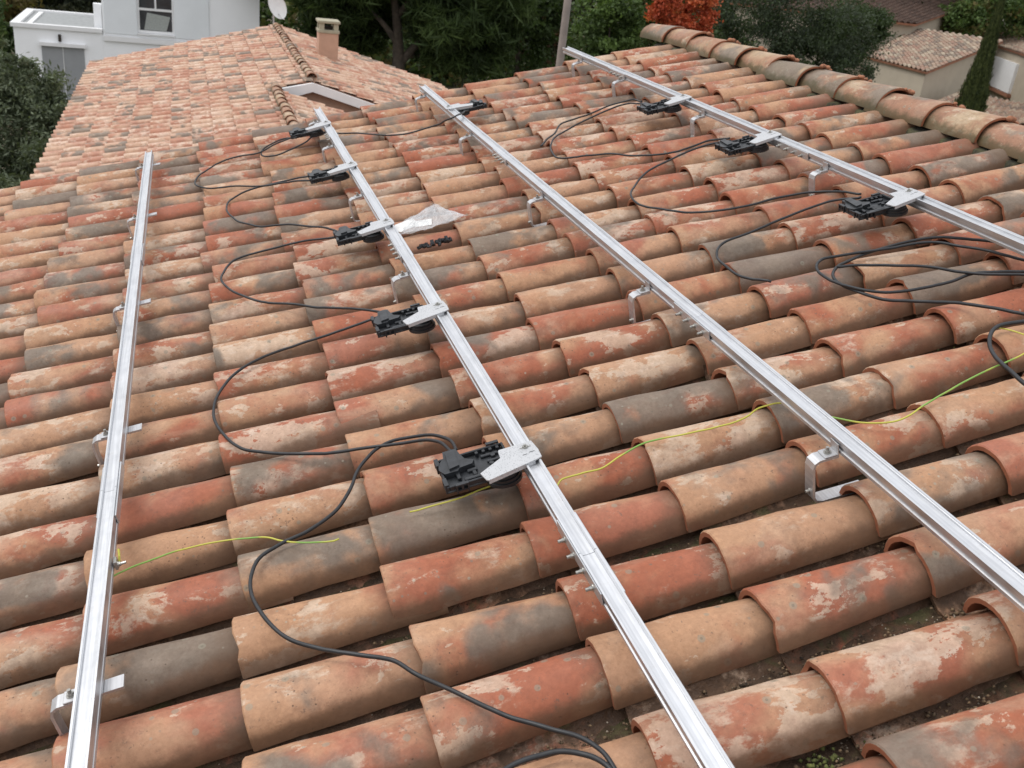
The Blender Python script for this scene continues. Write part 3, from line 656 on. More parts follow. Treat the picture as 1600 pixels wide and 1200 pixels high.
cable('earth_wire', 'e1', .0021, M['earth'], .008, 'yellow earth wire clamped to the side of the leftmost rail', 'wire', .06, 0, EG)
cable('earth_wire', 'e2', .0021, M['earth'], .006, 'short stretch of yellow wire emerging left of the nearest connector box', 'wire', 0, .02, EG)
cable('earth_wire', 'e3', .0023, M['earth'], .009, 'long green and yellow wire running right from the second rail under the third rail', 'wire', .05, 0, EG)
cable('earth_wire', 'e4', .0021, M['earth'], .010, 'small stub of yellow wire inside the cable hook at the right edge', 'wire', 0, 0, EG)
# earth clamp on the leftmost rail
t = tag(empty('wire_clamp', RF @ T(-.228, .46, .06)), 'small steel earth clamp holding the yellow wire on the leftmost rail', 'clamp')
mb = MB(); mb.box(-.0035, .004, -.012, .012, -.01, .012, bev=.001); mb.build('clamp_body', M['bolt'], RF @ T(-.2285, .46, .068), t)
mb = MB(); hexbolt(mb, T(.0, 0, .0), .006, .005, .012, .0035); mb.build('bolt', M['bolt'], RF @ T(-.2242, .455, .068) @ RY(R(90)), t)
mb = MB(); mb.tube([(0, 0, 0), (.003, .006, .012), (.004, .02, .022)], .0026, 8); mb.build('sleeve', M['earth'], RF @ T(-.222, .466, .066), t)

# ================================================================ PLASTIC BAG AND BLACK CLIPS
bag = tag(empty('plastic_bag', RF @ T(.9, 2.4, 0)), 'crumpled clear plastic bag lying on the tiles between the second and third rails', 'bag')
q = np.random.default_rng(2)
poly = [(.745, 2.365), (.80, 2.44), (.885, 2.50), (1.03, 2.62), (1.045, 2.47), (1.095, 2.36), (.97, 2.325), (.90, 2.30), (.80, 2.325)]
from mathutils import noise as mn
nu, nv = 26, 14; V = []; F = []
top = [(.745, 2.365), (.80, 2.44), (.885, 2.50), (.97, 2.56), (1.015, 2.60), (1.04, 2.48), (1.075, 2.40), (1.095, 2.36)]
bot = [(.745, 2.36), (.80, 2.325), (.86, 2.305), (.92, 2.305), (.98, 2.325), (1.03, 2.335), (1.07, 2.35), (1.095, 2.355)]
def pl(c, t):
    t *= len(c)-1; i = min(int(t), len(c)-2); f = t-i; return (c[i][0]*(1-f)+c[i+1][0]*f, c[i][1]*(1-f)+c[i+1][1]*f)
from mathutils import noise as mn
for layer in (0, 1):
    o = len(V)
    for i in range(nu+1):
        for j in range(nv+1):
            a = pl(bot, i/nu); b = pl(top, i/nu); f = j/nv; x = a[0]*(1-f)+b[0]*f; y = a[1]*(1-f)+b[1]*f
            e = math.sin(math.pi*f)*math.sin(math.pi*min(1, max(0, i/nu)))
            z = .006+abs(mn.noise(Vector((x*16, y*22, layer*3))))*.035*(.25+e)+layer*.014*e+mn.noise(Vector((x*55, y*60, layer*7)))*.009
            V.append((x, y, max(z, .003)))
    for i in range(nu):
        for j in range(nv): k = o+i*(nv+1)+j; F.append((k, k+nv+1, k+nv+2, k+1) if layer else (k, k+1, k+nv+2, k+nv+1))
mb = MB(); mb.add(V, F); mb.build('bag_film', M['bag'], RF, bag)
for (x, y, a, sx, sy) in ((.845, 2.385, 20, .045, .03), (.91, 2.36, -15, .035, .022), (.80, 2.36, 50, .02, .025)):
    mb = MB(); mb.box(-sx, sx, -sy, sy, 0, .002); mb.build('paper_label', M['paper'], RF @ T(x, y, .018) @ RZ(R(a)) @ RX(R(14)), bag)
def clipobj(x, y, a, s, label):
    mb = MB(); W = RZ(a) @ Matrix.Scale(s, 4)
    mb.box(-.009, .009, -.005, .005, 0, .004, W, bev=.001); mb.box(-.009, -.006, -.005, .005, .004, .014, W); mb.box(.004, .009, -.004, .004, .0042, .011, W); mb.cyl(.003, .004, .012, 8, W)
    return tag(mb.build('plastic_clip', M['black'], RF @ T(x, y, -.012) @ RX(R(-40))), label, 'clip', 'spilled black plastic clips')
q = random.Random(4)
for k in range(8):
    f = k/7; clipobj(.845+.13*f+q.gauss(0, .006), 2.155+q.gauss(0, .010), q.uniform(0, 6), q.uniform(1.0, 1.5), 'one of the small black plastic clips spilled between two tiles below the plastic bag')
for k in range(5):
    clipobj(.935+q.gauss(0, .015), 2.155+q.gauss(0, .008), q.uniform(0, 6), q.uniform(1.0, 1.5), 'one of the small black plastic clips spilled between two tiles below the plastic bag').location.z += .006

# ================================================================ PINK-TILED WING BEYOND
wing = tag(empty('house_wing', T(1, 18, GROUND)), 'house wing beyond the far edge, under a fresh pink and cream tiled gable roof', 'house')
# frame of the left slope: world x/z with eave at x=-2.2 and ridge at x=2.04
TW = R(15.5); WL = T(-2.14, 0, -2.60) @ RY(-TW)     # local x up slope
def wing_tile(seed):
    q = random.Random(seed); mb = MB(); L = .36; prof = []
    for i in range(7): a = math.pi*i/6; prof.append((-.165+.11-.09*math.cos(a)-.02, .052*math.sin(a)))
    prof += [(.055, -.004), (.12, -.007), (.175, .002)]
    vs = []; th = .026
    for (x, lift) in ((0, .034), (0, .034-th), (L, 0.0)):
        for (a, b) in prof: vs.append((x, a+q.gauss(0, .001), b+lift))
    n_ = len(prof); fs = []; mi = []
    for j in range(n_-1):
        fs.append((j, 2*n_+j, 2*n_+j+1, j+1)); mi.append(0); fs.append((n_+j, j, j+1, n_+j+1)); mi.append(1)
    fs = [tuple(reversed(f)) for f in fs]
    mb.v = vs; mb.f = fs; mb.m = mi; return mb
WT = [wing_tile(s) for s in range(3)]; WTM = [c.mesh('roof_tile', [M['wing'], M['rim']], True) for c in WT]
for me in WTM: me.set_sharp_from_angle(angle=R(50))
YG = 16.5; YEND = 24.2; YST = 8.6; W_E, W_P = .325, .33
SL = 4.24/math.cos(TW)
wr = (-2.14+4.20, -2.60+4.20*math.tan(TW))
WR = T(wr[0]+4.2, 0, -2.60) @ RZ(math.pi) @ RY(-TW)   # right slope: local x up slope towards -x, y flipped
cap = 3.58/math.cos(TW)
q = random.Random(33); items = []
y = YST
while y < YEND-.02:
    for u in range(14):
        x = u*W_E
        lim = cap if y < YG-.1 else SL
        if x > lim-.12: continue
        f = min(1, (lim-x)/.36)
        # far corner of the roof is clipped a little at the eave
        W = WL @ T(x+q.gauss(0, .006)-.02, y+.165, 0) @ RZ(q.gauss(0, R(.5))) @ RX(q.gauss(0, R(1.2))) @ Matrix.Diagonal((f, 1, 1, 1)); items.append([W, rgb3(q)])
    y += W_P
y = YG
while y < YEND-.02:
    for u in range(14):
        x = u*W_E
        if x > SL-.12: continue
        f = min(1, (SL-x)/.36)
        W = WR @ T(x+q.gauss(0, .006)-.02, -y-.165, 0) @ RZ(q.gauss(0, R(.5))) @ Matrix.Diagonal((f, 1, 1, 1)); items.append([W, rgb3(q)])
    y += W_P
# lower right slope in front of the gable
capw = (-2.14+3.58, -2.60+3.58*math.tan(TW)); WC = T(capw[0]+4.2, 0, capw[1]-4.2*math.tan(TW)) @ RZ(math.pi) @ RY(-TW)
y = YST
while y < YG-.36:
    for u in range(14):
        x = u*W_E
        if x > SL-.12: continue
        f = min(1, (SL-x)/.36)
        items.append([WC @ T(x+q.gauss(0, .006)-.02, -y-.165, 0) @ RZ(q.gauss(0, R(.5))) @ Matrix.Diagonal((f, 1, 1, 1)), rgb3(q)])
    y += W_P
scored = []
for W, c in items:
    p = pix(W @ Vector((.15, 0, 0))); s = 0
    if p and 0 < p[0] < 1600 and 0 < p[1] < 300: 
        # tiles that the near roof hides stay in the joined part
        edge = 292-.237*p[0] if p[0] < 700 else 126-.2*(p[0]-700)
        s = (1/p[2]) if p[1] < edge+12 else 0
    scored.append((s, W, c, q.randrange(3)))
scored.sort(key=lambda t: -t[0])
near = [t for t in scored[:300] if t[0] > 0]
for (s, W, c, k) in near: o = inst('roof_tile', WTM[k], W, wing); o.color = c
join_tiles(scored[len(near):], WT, 'roof_tiles', [M['wing_s'], M['rim']], I4, wing)
def slab(mb, W, x0, x1, y0, y1): mb.box(x0, x1, y0, y1, -.10, -.012, W)
mb = MB(); slab(mb, WL, 0, cap, YST, YEND); slab(mb, WL, cap+.002, SL, YG, YEND); slab(mb, WR, 0, SL-.02, -YEND, -YG); slab(mb, WC, 0, SL-.02, -YG+.36, -YST)
mb.build('roof_deck', M['stucco'], I4, wing)
mb = MB(); mb.box(-1.85, 5.9, YST+.2, YEND-.15, GROUND, -2.74)
mb.build('wall', M['stucco'], I4, wing)
mb = MB(); mb.prism([(-1.8, -2.74), (5.92, -2.74), (wr[0], wr[1]-.16)], 0, -(YEND-YG-.3), T(0, YG+.1, 0) @ RX(R(90)))
mb.build('gable_wall', M['stucco'], I4, wing)
# white fascia of the gable facing the camera
mb = MB(); g = math.tan(TW)
mb.prism([(wr[0]-.52, wr[1]-.52*g-.0), (wr[0]-.52+.12, wr[1]-.56*g-.15), (wr[0], wr[1]-.17), (wr[0]+1.12, wr[1]-1.12*g-.17), (wr[0]+1.12, wr[1]-1.12*g-.02), (wr[0], wr[1]-.02)], 0, .09, T(0, YG+.02, 0) @ RX(R(90)))
mb.build('fascia', M['white_trim'], I4, wing)
def ridgeline(xc, zc, y0, y1, name='ridge_tile'):
    y = y0; q = random.Random(int(y0*10))
    while y < y1:
        W = T(xc, y, zc+q.gauss(0, .004)) @ RZ(R(90)+q.gauss(0, R(1.5))); o = inst(name, RDGM[q.randrange(4)], W @ Matrix.Diagonal((.98, .85, .85, 1)), wing); o.color = rgb3(q); y += .36
ridgeline(wr[0], wr[1]+.125, YG+.08, YEND-.3)
ridgeline(capw[0]-.02, capw[1]+.125, YST, YG-.3)
# verge tiles over the gable fascia
for k in range(4):
    x = SL-.02-.34*(k+1)-.02
# chimney
ch = empty('chimney', T(2.88, 20.95, -1.9), wing)
mb = MB(); mb.prism([(-.205, -.2), (.205, -.2), (.205, .2), (-.205, .2)], -.35, .80); mb.build('shaft', M['stucco'], T(2.88, 20.95, -1.9), ch)
mb = MB(); mb.box(-.225, .225, -.22, .22, .802, .87, bev=.01)
for sx in (-1, 1):
    for sy in (-1, 1): mb.box(.15*sx-.05, .15*sx+.05, .15*sy-.05, .15*sy+.05, .8705, 1.0)
mb.box(-.235, .235, -.23, .23, 1.001, 1.06, bev=.012); mb.build('chimney_cap', simple('concrete_cap', (.36, .33, .24), .9, scale=6, bump=.004), T(2.88, 20.95, -1.9), ch)
mb = MB(); mb.box(-.09, .09, -.09, .09, .871, .93); mb.build('flue', M['deck'], T(2.88, 20.95, -1.9), ch)

# satellite dish
dish = tag(empty('satellite_dish', T(2.02, 24.4, -1.45)), 'white satellite dish on a short mast at the far end of the pink roof ridge', 'satellite dish')
mb = MB(); mb.tube([(0, 0, -.15), (0, 0, .30), (.05, -.03, .42)], .022, 8); mb.tube([(.05, -.05, .35), (.22, -.38, .22)], .012, 6); mb.build('mast', M['steel'], T(2.02, 24.4, -1.45), dish)
mb = MB(); nrg = 6; ns = 28; vs = []; fs = []
for s_ in (0, 1):
    for i in range(nrg+1):
        r = .31*i/nrg
        for k in range(ns): a = 2*math.pi*k/ns; vs.append((r*.66*math.cos(a), r*math.sin(a), .55*r*r+s_*.012))
    o = s_*(nrg+1)*ns
    for i in range(nrg):
        for k in range(ns):
            f = (o+i*ns+k, o+i*ns+(k+1) % ns, o+(i+1)*ns+(k+1) % ns, o+(i+1)*ns+k); fs.append(f if s_ else tuple(reversed(f)))
for k in range(ns): a = nrg*ns+k; b = nrg*ns+(k+1) % ns; o = (nrg+1)*ns; fs.append((a, b, o+b, o+a))
mb.add(vs, fs); mb.build('dish', M['dish'], T(2.09, 24.33, -.98) @ RZ(R(8)) @ RX(R(72)) @ RZ(R(20)), dish, smooth=True)

# ================================================================ WHITE HOUSE
wh = tag(empty('house', T(0, 38, GROUND)), 'white rendered modern house with a flat roofed annex beyond the pink roof', 'house')
Y = 38.0
mb = MB(); mb.box(-5.70, -2.82, Y, Y+4.3, GROUND, -3.66); mb.build('annex_wall', M['white'], I4, wh)
mb = MB()
for a in ((-5.78, -2.825, Y-.08, Y+.17), (-5.78, -2.825, Y+4.1, Y+4.38), (-5.78, -5.5, Y+.1705, Y+4.0995)): mb.box(a[0], a[1], a[2], a[3], -3.655, -3.52)
mb.build('parapet', M['white_trim'], I4, wh)
mb = MB(); mb.box(-5.498, -2.825, Y+.172, Y+4.098, -3.64, -3.60); mb.build('flat_roof', M['gravel'], I4, wh)
mb = MB(); mb.box(-5.3, -5.15, Y+.4, Y+3.9, -3.598, -3.55); mb.build('roof_edge_strip', M['white_trim'], I4, wh)
mb = MB(); mb.box(-2.818, 2.6, Y+.30, Y+7, GROUND, -3.72)
mb.box(-2.818, 2.6, Y, Y+.298, GROUND, -3.72)
mb.build('wall', M['white'], I4, wh)
wx0, wx1, wz0 = -1.62, -.40, -3.56
mb = MB(); mb.box(-2.80, wx0, Y, Y+7, -3.715, .6); mb.box(wx1, 2.6, Y, Y+7, -3.715, .6); mb.box(wx0+.001, wx1-.001, Y+.001, Y+7, -3.715, wz0); mb.box(wx0+.001, wx1-.001, Y+.001, Y+7, -2.05, .6); mb.box(wx0+.001, wx1-.001, Y+2.5, Y+2.7, wz0+.001, -2.051)
mb.build('upper_wall', M['white'], I4, wh)
mb = MB(); mb.box(-2.78, 2.6, Y-.10, Y-.002, -3.90, -3.73); mb.build('ledge', M['white_trim'], I4, wh)
win = empty('window', T(-1, Y, wz0), wh)
mb = MB(); mb.box(wx0+.005, wx0+.06, Y+.05, Y+.11, wz0+.01, -2.06); mb.box(wx1-.06, wx1-.005, Y+.05, Y+.11, wz0+.01, -2.06); mb.box(wx0+.061, wx1-.061, Y+.05, Y+.11, wz0+.01, wz0+.10); mb.box(wx0+.061, wx1-.061, Y+.05, Y+.11, -2.78, -2.70); mb.box(-1.04, -.98, Y+.05, Y+.11, -2.699, -2.06)
mb.build('frame', M['white_trim'], I4, win)
mb = MB(); mb.box(wx0+.062, wx1-.062, Y+.075, Y+.085, wz0+.101, -2.781); mb.build('pane', M['glass'], I4, win)
mb = MB(); mb.box(wx0+.062, -1.041, Y+.075, Y+.085, -2.698, -2.06); mb.build('pane', M['glass'], I4, win)
mb = MB(); mb.box(-.979, wx1-.062, Y+.075, Y+.085, -2.698, -2.06); mb.build('pane', M['glass'], I4, win)
mb = MB(); mb.box(wx0-.02, wx1+.02, Y-.09, Y-.004, wz0-.05, wz0-.003); mb.build('sill', M['white_trim'], I4, win)
mb = MB(); mb.prism([(-1.42, -3.44), (-.66, -3.44), (-.52, -2.95), (-1.30, -2.85)], 0, .02, T(0, Y+.07, 0) @ RX(R(90))); mb.build('blind', simple('pale_blind', (.34, .36, .34), .7), I4, win)
for (a, b) in ((-2.74, wx0-.03), (wx1+.03, .82)):
    mb = MB(); mb.box(a, b, Y-.055, Y-.004, -3.64, -2.0, bev=.01); mb.build('shutter', M['shutter'], I4, wh)
door = empty('garage_door', T(-4.1, Y, GROUND), wh)
for k in range(2):
    mb = MB(); mb.box(-4.85+k*.70, -4.165+k*.70, Y-.03, Y-.002, GROUND+.02, -4.22, bev=.006); mb.build('door_leaf', M['grey_door'], I4, door)
mb = MB(); mb.box(-4.155-.012, -4.158+.010, Y-.045, Y-.031, GROUND+.02, -4.22); mb.build('door_strip', M['white_trim'], I4, door)
mb = MB(); mb.box(-4.9, -3.40, Y-.16, Y-.002, -4.215, -4.10); mb.build('lintel', M['white_trim'], I4, wh)
mb = MB(); mb.cyl(.05, -.12, .12, 10); mb.build('wall_lamp', M['deck'], T(-4.23, Y-.07, -3.93), wh)
mb = MB(); mb.box(-3.10, -2.84, Y+.3, Y+.6, -3.59, -2.72); mb.build('vent_stack', M['white'], I4, wh)

# ================================================================ RIGHT-HAND HOUSES
def quadroof(name_label, cat, pts, wall_z, rows, style_mat, eavemat, dirs, wallmat, label, win=None):
    """pts: eave a, eave b, top b, top a (world); corrugated clay roof over a walled box"""
    a, b, c, d = [Vector(p) for p in pts]
    t = tag(empty(name_label, T(*((a+b)/2))), label, cat)
    nn = (b-a).cross(d-a).normalized(); nn = nn if nn.z > 0 else -nn
    nE = max(4, int((b-a).length/.42)); nU = max(3, int(((d-a).length+(c-b).length)/2/.36))
    V = []; F = []; LOC = []; TI = []; q = random.Random(nE)
    def pt(i, j): s = i/nE; t_ = j/nU; return (a*(1-s)+b*s)*(1-t_)+(d*(1-s)+c*s)*t_
    for j in range(nU):
        for i in range(nE):
            cc = rgb3(q); p00, p10, p01, p11 = pt(i, j), pt(i+1, j), pt(i, j+1), pt(i+1, j+1)
            n0 = len(V)
            for (L_, R_, lift) in ((p00, p10, .06), (p01, p11, .02)):
                for k in range(6):
                    f = k/5; h = math.sin(min(1, f/.68)*math.pi)*.10 if f < .68 else 0
                    V.append(tuple(L_*(1-f)+R_*f+nn*(h+lift))); LOC.append((f*.3, (0 if L_ is p00 else .3), 0)); TI.append(cc)
            for k in range(6): V.append(tuple(Vector(V[n0+k])-nn*.05)); LOC.append((k*.06, 0, 0)); TI.append(cc)
            for k in range(5): F.append((n0+k, n0+k+1, n0+7+k, n0+6+k)); F.append((n0+12+k, n0+13+k, n0+k+1, n0+k))
    me = bpy.data.meshes.new('roof_tiles'); me.from_pydata(V, [], F); me.materials.append(style_mat)
    at = me.attributes.new('loc', 'FLOAT_VECTOR', 'POINT'); at.data.foreach_set('vector', np.array(LOC, float).ravel())
    at = me.attributes.new('tint', 'FLOAT_COLOR', 'POINT'); at.data.foreach_set('color', np.array(TI, float).ravel())
    me.shade_smooth(); me.set_sharp_from_angle(angle=R(50))
    o = put(bpy.data.objects.new('roof_tiles', me), I4, t); o['kind'] = 'stuff'
    mb = MB(); vs = [a-nn*.12, b-nn*.12, c-nn*.12, d-nn*.12, a-nn*.0, b-nn*.0, c-nn*.0, d-nn*.0]
    fs = [(0, 1, 2, 3), (7, 6, 5, 4), (0, 4, 5, 1), (1, 5, 6, 2), (2, 6, 7, 3), (3, 7, 4, 0)]; mb.add(vs, fs); mb.build('roof_edge', eavemat, I4, t)
    cen = (a+b+c+d)/4; V = []; 
    for p_ in (a, b, c, d):
        v = p_+(cen-p_)*.05; V.append(Vector((v.x, v.y, p_.z+(cen.z-p_.z)*.05-.14)))
    vb = [Vector((v.x, v.y, wall_z)) for v in V]; mb = MB(); mb.add(V+vb, [(0, 1, 2, 3), (4, 5, 1, 0), (5, 6, 2, 1), (6, 7, 3, 2), (7, 4, 0, 3)]); mb.build('wall', wallmat, I4, t)
    return t
n = N('old_mixed_clay'); P0 = n.attr('loc'); c = n.attr('tint', 'Color'); sep = n.n('ShaderNodeSeparateColor'); n.set(sep.inputs[0], c)
bs = n.mix(sep.outputs[0], (.34, .26, .19), (.30, .18, .13)); bs = n.mix(n.math('MULTIPLY', n.step(sep.outputs[1], .62, .8), .7), bs, (.15, .125, .10)); bs = n.mix(n.math('MULTIPLY', n.step(sep.outputs[2], .7, .9), .8), bs, (.42, .35, .26))
M['oldclay'] = n.fin(bs, .9)
quadroof('garage', 'garage', [(40.62, 47.86, -3.6), (40.71, 53.81, -3.6), (47.07, 58.27, -1.9), (48.2, 51.0, -1.72)], GROUND, 10, M['oldclay'], M['orange'], None, M['beige'], 'low beige garage under mottled tiles, between the dark trees and the cypress')
rh = quadroof('house', 'house', [(50.0, 47.64, -2.6), (58.5, 65.0, -2.6), (64.4, 66.6, -1.0), (66.0, 60.0, -.2)], GROUND, 10, M['oldclay'], M['orange'], None, M['beige'], 'beige house with a white shuttered window at the right edge, behind the cypress')
wdir = (Vector((58.5, 65.0, 0))-Vector((50.0, 47.64, 0))).normalized(); wn = Vector((-wdir.y, wdir.x, 0))
wp = lambda s, z, o_: Vector((50.0, 47.64, 0))+wdir*s+wn*o_+Vector((0, 0, z))
def wallbox(s0, s1, z0, z1, o0, o1):
    mb = MB(); vs = [wp(s, z, o_) for o_ in (o0, o1) for z in (z0, z1) for s in (s0, s1)]
    mb.add(vs, [(0, 1, 3, 2), (4, 6, 7, 5), (0, 4, 5, 1), (2, 3, 7, 6), (0, 2, 6, 4), (1, 5, 7, 3)]); return mb
wi = empty('window', T(*wp(10, -4, 0)), rh)
wallbox(8.2, 13.6, -5.25, -3.3, .02, -.35).build('roller_shutter', M['white_trim'], I4, wi)
wallbox(7.9, 13.9, -5.5, -5.3, .1, -.35).build('sill', M['orange'], I4, wi)
quadroof('shed', 'shed', [(41.64, 38.88, -5.0), (39.09, 45.19, -5.0), (43.99, 48.61, -4.6), (46.0, 43.6, -4.6)], GROUND, 10, M['oldclay'], M['orange'], None, M['beige'], 'very low tiled outbuilding roof at the foot of the cypress, in front of the garage')
bh = quadroof('house', 'house', [(45.8, 56.4, -1.55), (33.0, 58.4, -1.5), (47.0, 73.4, .9), (60.1, 67.4, .1)], GROUND, 10, M['brownroof'], M['orange'], None, M['beige'], 'far house with a plain dark brown roof edged in orange, above the garage')

# ================================================================ TREES
def trunk_mb(pts, rad): mb = MB(); mb.tube(smooth_path(pts, 3), [rad*(1-.75*i/((len(pts)-1)*3)) for i in range((len(pts)-1)*3+1)], 8); return mb
def foliage(parent, name, lobes, nleaf, size, cols, seed, aspect=1.0, clump=None, spread=.28, kind=None):
    """leaf blades gathered in clumps through the volume of the lobes (cx,cy,cz,rx,ry,rz)"""
    q = np.random.default_rng(seed); vol = np.array([l[3]*l[4]*l[5] for l in lobes])**.67; vol /= vol.sum()
    ncl = clump or max(20, nleaf//90)
    li = q.choice(len(lobes), ncl, p=vol); Lb = np.array(lobes, float)[li]
    d = q.normal(size=(ncl, 3)); d /= np.linalg.norm(d, axis=1)[:, None]; rr = q.uniform(.35, 1.0, (ncl, 1))**.45
    C = Lb[:, :3]+d*Lb[:, 3:]*rr*(1+q.normal(0, .09, (ncl, 1)))
    csz = Lb[:, 3:].mean(1)*spread*q.uniform(.55, 1.4, ncl)
    ctone = q.uniform(0, 1, ncl)
    k = q.integers(0, ncl, nleaf); g = q.normal(size=(nleaf, 3)); g[:, 2] *= .6
    P = C[k]+g*csz[k][:, None]*.62
    a = q.normal(size=(nleaf, 3)); a /= np.linalg.norm(a, axis=1)[:, None]; b = np.cross(a, q.normal(size=(nleaf, 3))); b /= np.linalg.norm(b, axis=1)[:, None]
    s = size*q.uniform(.6, 1.4, (nleaf, 1)); a = a*s*.5*aspect; b = b*s*.5/max(aspect, 1)**.6
    V = np.stack([P-a, P+b, P+a, P-b], 1).reshape(-1, 3)
    idx = np.arange(nleaf*4).reshape(-1, 4)
    cc = np.array(cols, float); t = np.clip(ctone[k]*.75+q.uniform(0, .35, nleaf), 0, .999)*(len(cc)-1)
    i0 = t.astype(int); f = (t-i0)[:, None]; colr = cc[i0]*(1-f)+cc[np.minimum(i0+1, len(cc)-1)]*f; colr *= q.uniform(.75, 1.25, (nleaf, 1))
    me = bpy.data.meshes.new(name); me.vertices.add(nleaf*4); me.vertices.foreach_set('co', V.ravel()); me.loops.add(nleaf*4); me.loops.foreach_set('vertex_index', idx.ravel())
    me.polygons.add(nleaf); me.polygons.foreach_set('loop_start', np.arange(0, nleaf*4, 4)); me.update(calc_edges=True)
    at = me.attributes.new('tint', 'FLOAT_COLOR', 'POINT'); at.data.foreach_set('color', np.repeat(np.c_[colr, np.ones(nleaf)], 4, 0).ravel())
    me.materials.append(M['leaf']); o = put(bpy.data.objects.new(name, me), I4, parent)
    return o
DG = [(.022, .036, .012), (.045, .072, .022), (.085, .125, .038)]
MG = [(.035, .055, .018), (.065, .105, .030), (.105, .16, .045)]
OL = [(.034, .046, .028), (.062, .080, .048), (.105, .128, .075)]
AU = [(.06, .05, .018), (.12, .085, .03), (.16, .14, .04)]
RD = [(.20, .035, .016), (.46, .085, .035), (.58, .17, .07)]
BG = [(.04, .065, .015), (.075, .125, .025), (.12, .19, .045)]
def tree(label, x, y, zc, r, rz, cols, nleaf, size, seed, name='tree', lobes=None, aspect=1.3, cat='tree', spread=.28, trunk=True, group=None, clump=None):
    t = tag(empty(name, T(x, y, GROUND)), label, cat, group)
    if lobes is None:
        q = random.Random(seed); lobes = [(x, y, zc, r*.8, r*.8, rz*.85)]
        for k in range(7):
            a = k*.9+q.random(); lobes.append((x+math.cos(a)*r*.55, y+math.sin(a)*r*.5, zc+q.uniform(-.6, .55)*rz, r*q.uniform(.35, .55), r*.45, rz*q.uniform(.3, .5)))
    foliage(t, 'crown', lobes, nleaf, size, cols, seed, aspect, clump, spread)
    if trunk: trunk_mb([(x, y, GROUND), (x+.1, y, (GROUND+zc)/2), (x-.05, y+.05, zc)], max(.09, r*.08)).build('trunk', M['trunk'], I4, t, smooth=True)
    return t
# pine with spreading limbs
px, py = 7.6, 36
pine = tag(empty('pine_tree', T(px, py, GROUND)), 'huge dark pine whose forked trunk shows behind the chimney', 'tree')
foliage(pine, 'crown', [(5.6, 36.5, -.4, 1.9, 2, 1.5), (7.4, 36, .9, 2.6, 2.4, 1.4), (9.6, 36, -.3, 2.2, 2, 1.5), (3.6, 37.5, -.6, 1.5, 1.5, 1.3), (8.9, 35.2, -2.0, 1.6, 1.2, .9), (11.0, 36, -1.7, 1.1, 1.2, 1.2), (9.9, 36, -3.2, 1.5, 1.2, .7), (5.0, 36, -1.6, 1.2, 1.2, .7), (7.2, 37.5, -1.1, 1.6, 1.2, .8), (6.2, 38.5, -2.6, 1.8, 1.0, 1.2)], 80000, .15, DG, 61, 4.5, 560, .24)
mb = trunk_mb([(7.55, 36, GROUND), (7.5, 36, -4.2), (7.35, 36, -2.4), (7.0, 36, -.6)], .34)
mb.build('trunk', M['trunk'], I4, pine, smooth=True)
for pts, r in (([(7.5, 36, -3.7), (8.3, 35.9, -2.75), (9.3, 35.8, -2.3), (10.2, 35.7, -2.0)], .17), ([(7.4, 36, -3.0), (6.7, 36, -2.2), (5.8, 36.1, -1.7)], .14), ([(7.3, 36, -2.0), (8.3, 36, -.9), (8.9, 36, 0)], .14), ([(7.5, 36, -3.4), (8.6, 36.2, -3.35), (9.6, 36.3, -3.3)], .11)):
    trunk_mb(pts, r).build('limb', M['trunk'], I4, pine, smooth=True)
tree('grey green olive-like tree filling the left edge beside the pink roof eave', -3.35, 20.3, -3.55, 1.55, 1.55, [(.06, .078, .045), (.11, .135, .082), (.17, .20, .125)], 46000, .055, 62, lobes=[(-3.5, 20.3, -3.3, 1.25, 1.3, 1.2), (-2.95, 20, -2.55, .66, .6, .6), (-3.7, 20.3, -2.6, .8, .7, .7), (-3.3, 20, -4.6, 1.15, 1.2, 1.0), (-2.65, 19.6, -3.3, .62, .7, .8), (-3.1, 19.8, -1.95, .25, .2, .4), (-2.75, 19.8, -2.15, .2, .2, .3), (-2.6, 18.6, -4.0, .5, .8, .9), (-3.2, 17.8, -4.7, .9, .9, .9)], aspect=2.0)
tree('thin autumn tree with yellow brown leaves in the top left corner behind the annex', -8.0, 46, -3.6, 2.1, 2.6, AU, 9000, .14, 63)
tree('dark green shrub in the top left, between the olive-like tree and the annex corner', -7.0, 40, -4.9, 1.5, 1.7, DG, 7000, .12, 64, name='shrub', cat='shrub')
tree('dark tree directly behind the flat roofed white annex', -5.4, 50, -3.4, 2.8, 2.2, [(.014, .02, .010), (.03, .036, .018), (.06, .06, .03)], 12000, .15, 65)
tree('tall dark green tree right of the pine, seen above the third rail', 13.3, 40, -2.4, 2.1, 3.0, DG[:2]+[MG[1]], 15000, .13, 66)
tree('tree with reddish brown tints just left of the wooden pole', 15.4, 44, -2.2, 1.5, 2.6, [(.02, .028, .012), (.05, .05, .02), (.11, .05, .03)], 10000, .13, 67)
tree('bright mid green bushy tree just right of the wooden pole', 14.9, 34, -1.6, 1.35, 1.9, MG+[BG[2]], 14000, .10, 68)
tree('dull olive green tree between the bright bush and the red tree', 18.4, 37, -1.2, 1.5, 2.0, MG[:2]+AU[1:2], 11000, .11, 69)
tree('small tree with bright orange red autumn leaves above the far end of the ridge', 15.9, 30.5, -.55, 1.12, 1.05, RD, 15000, .075, 70, lobes=[(15.9, 30.5, -.45, 1.05, .9, .85), (15.3, 30.3, -.7, .6, .6, .55), (16.6, 30.5, -.5, .55, .6, .7), (16.0, 30, -1.2, .8, .6, .5)], spread=.2)
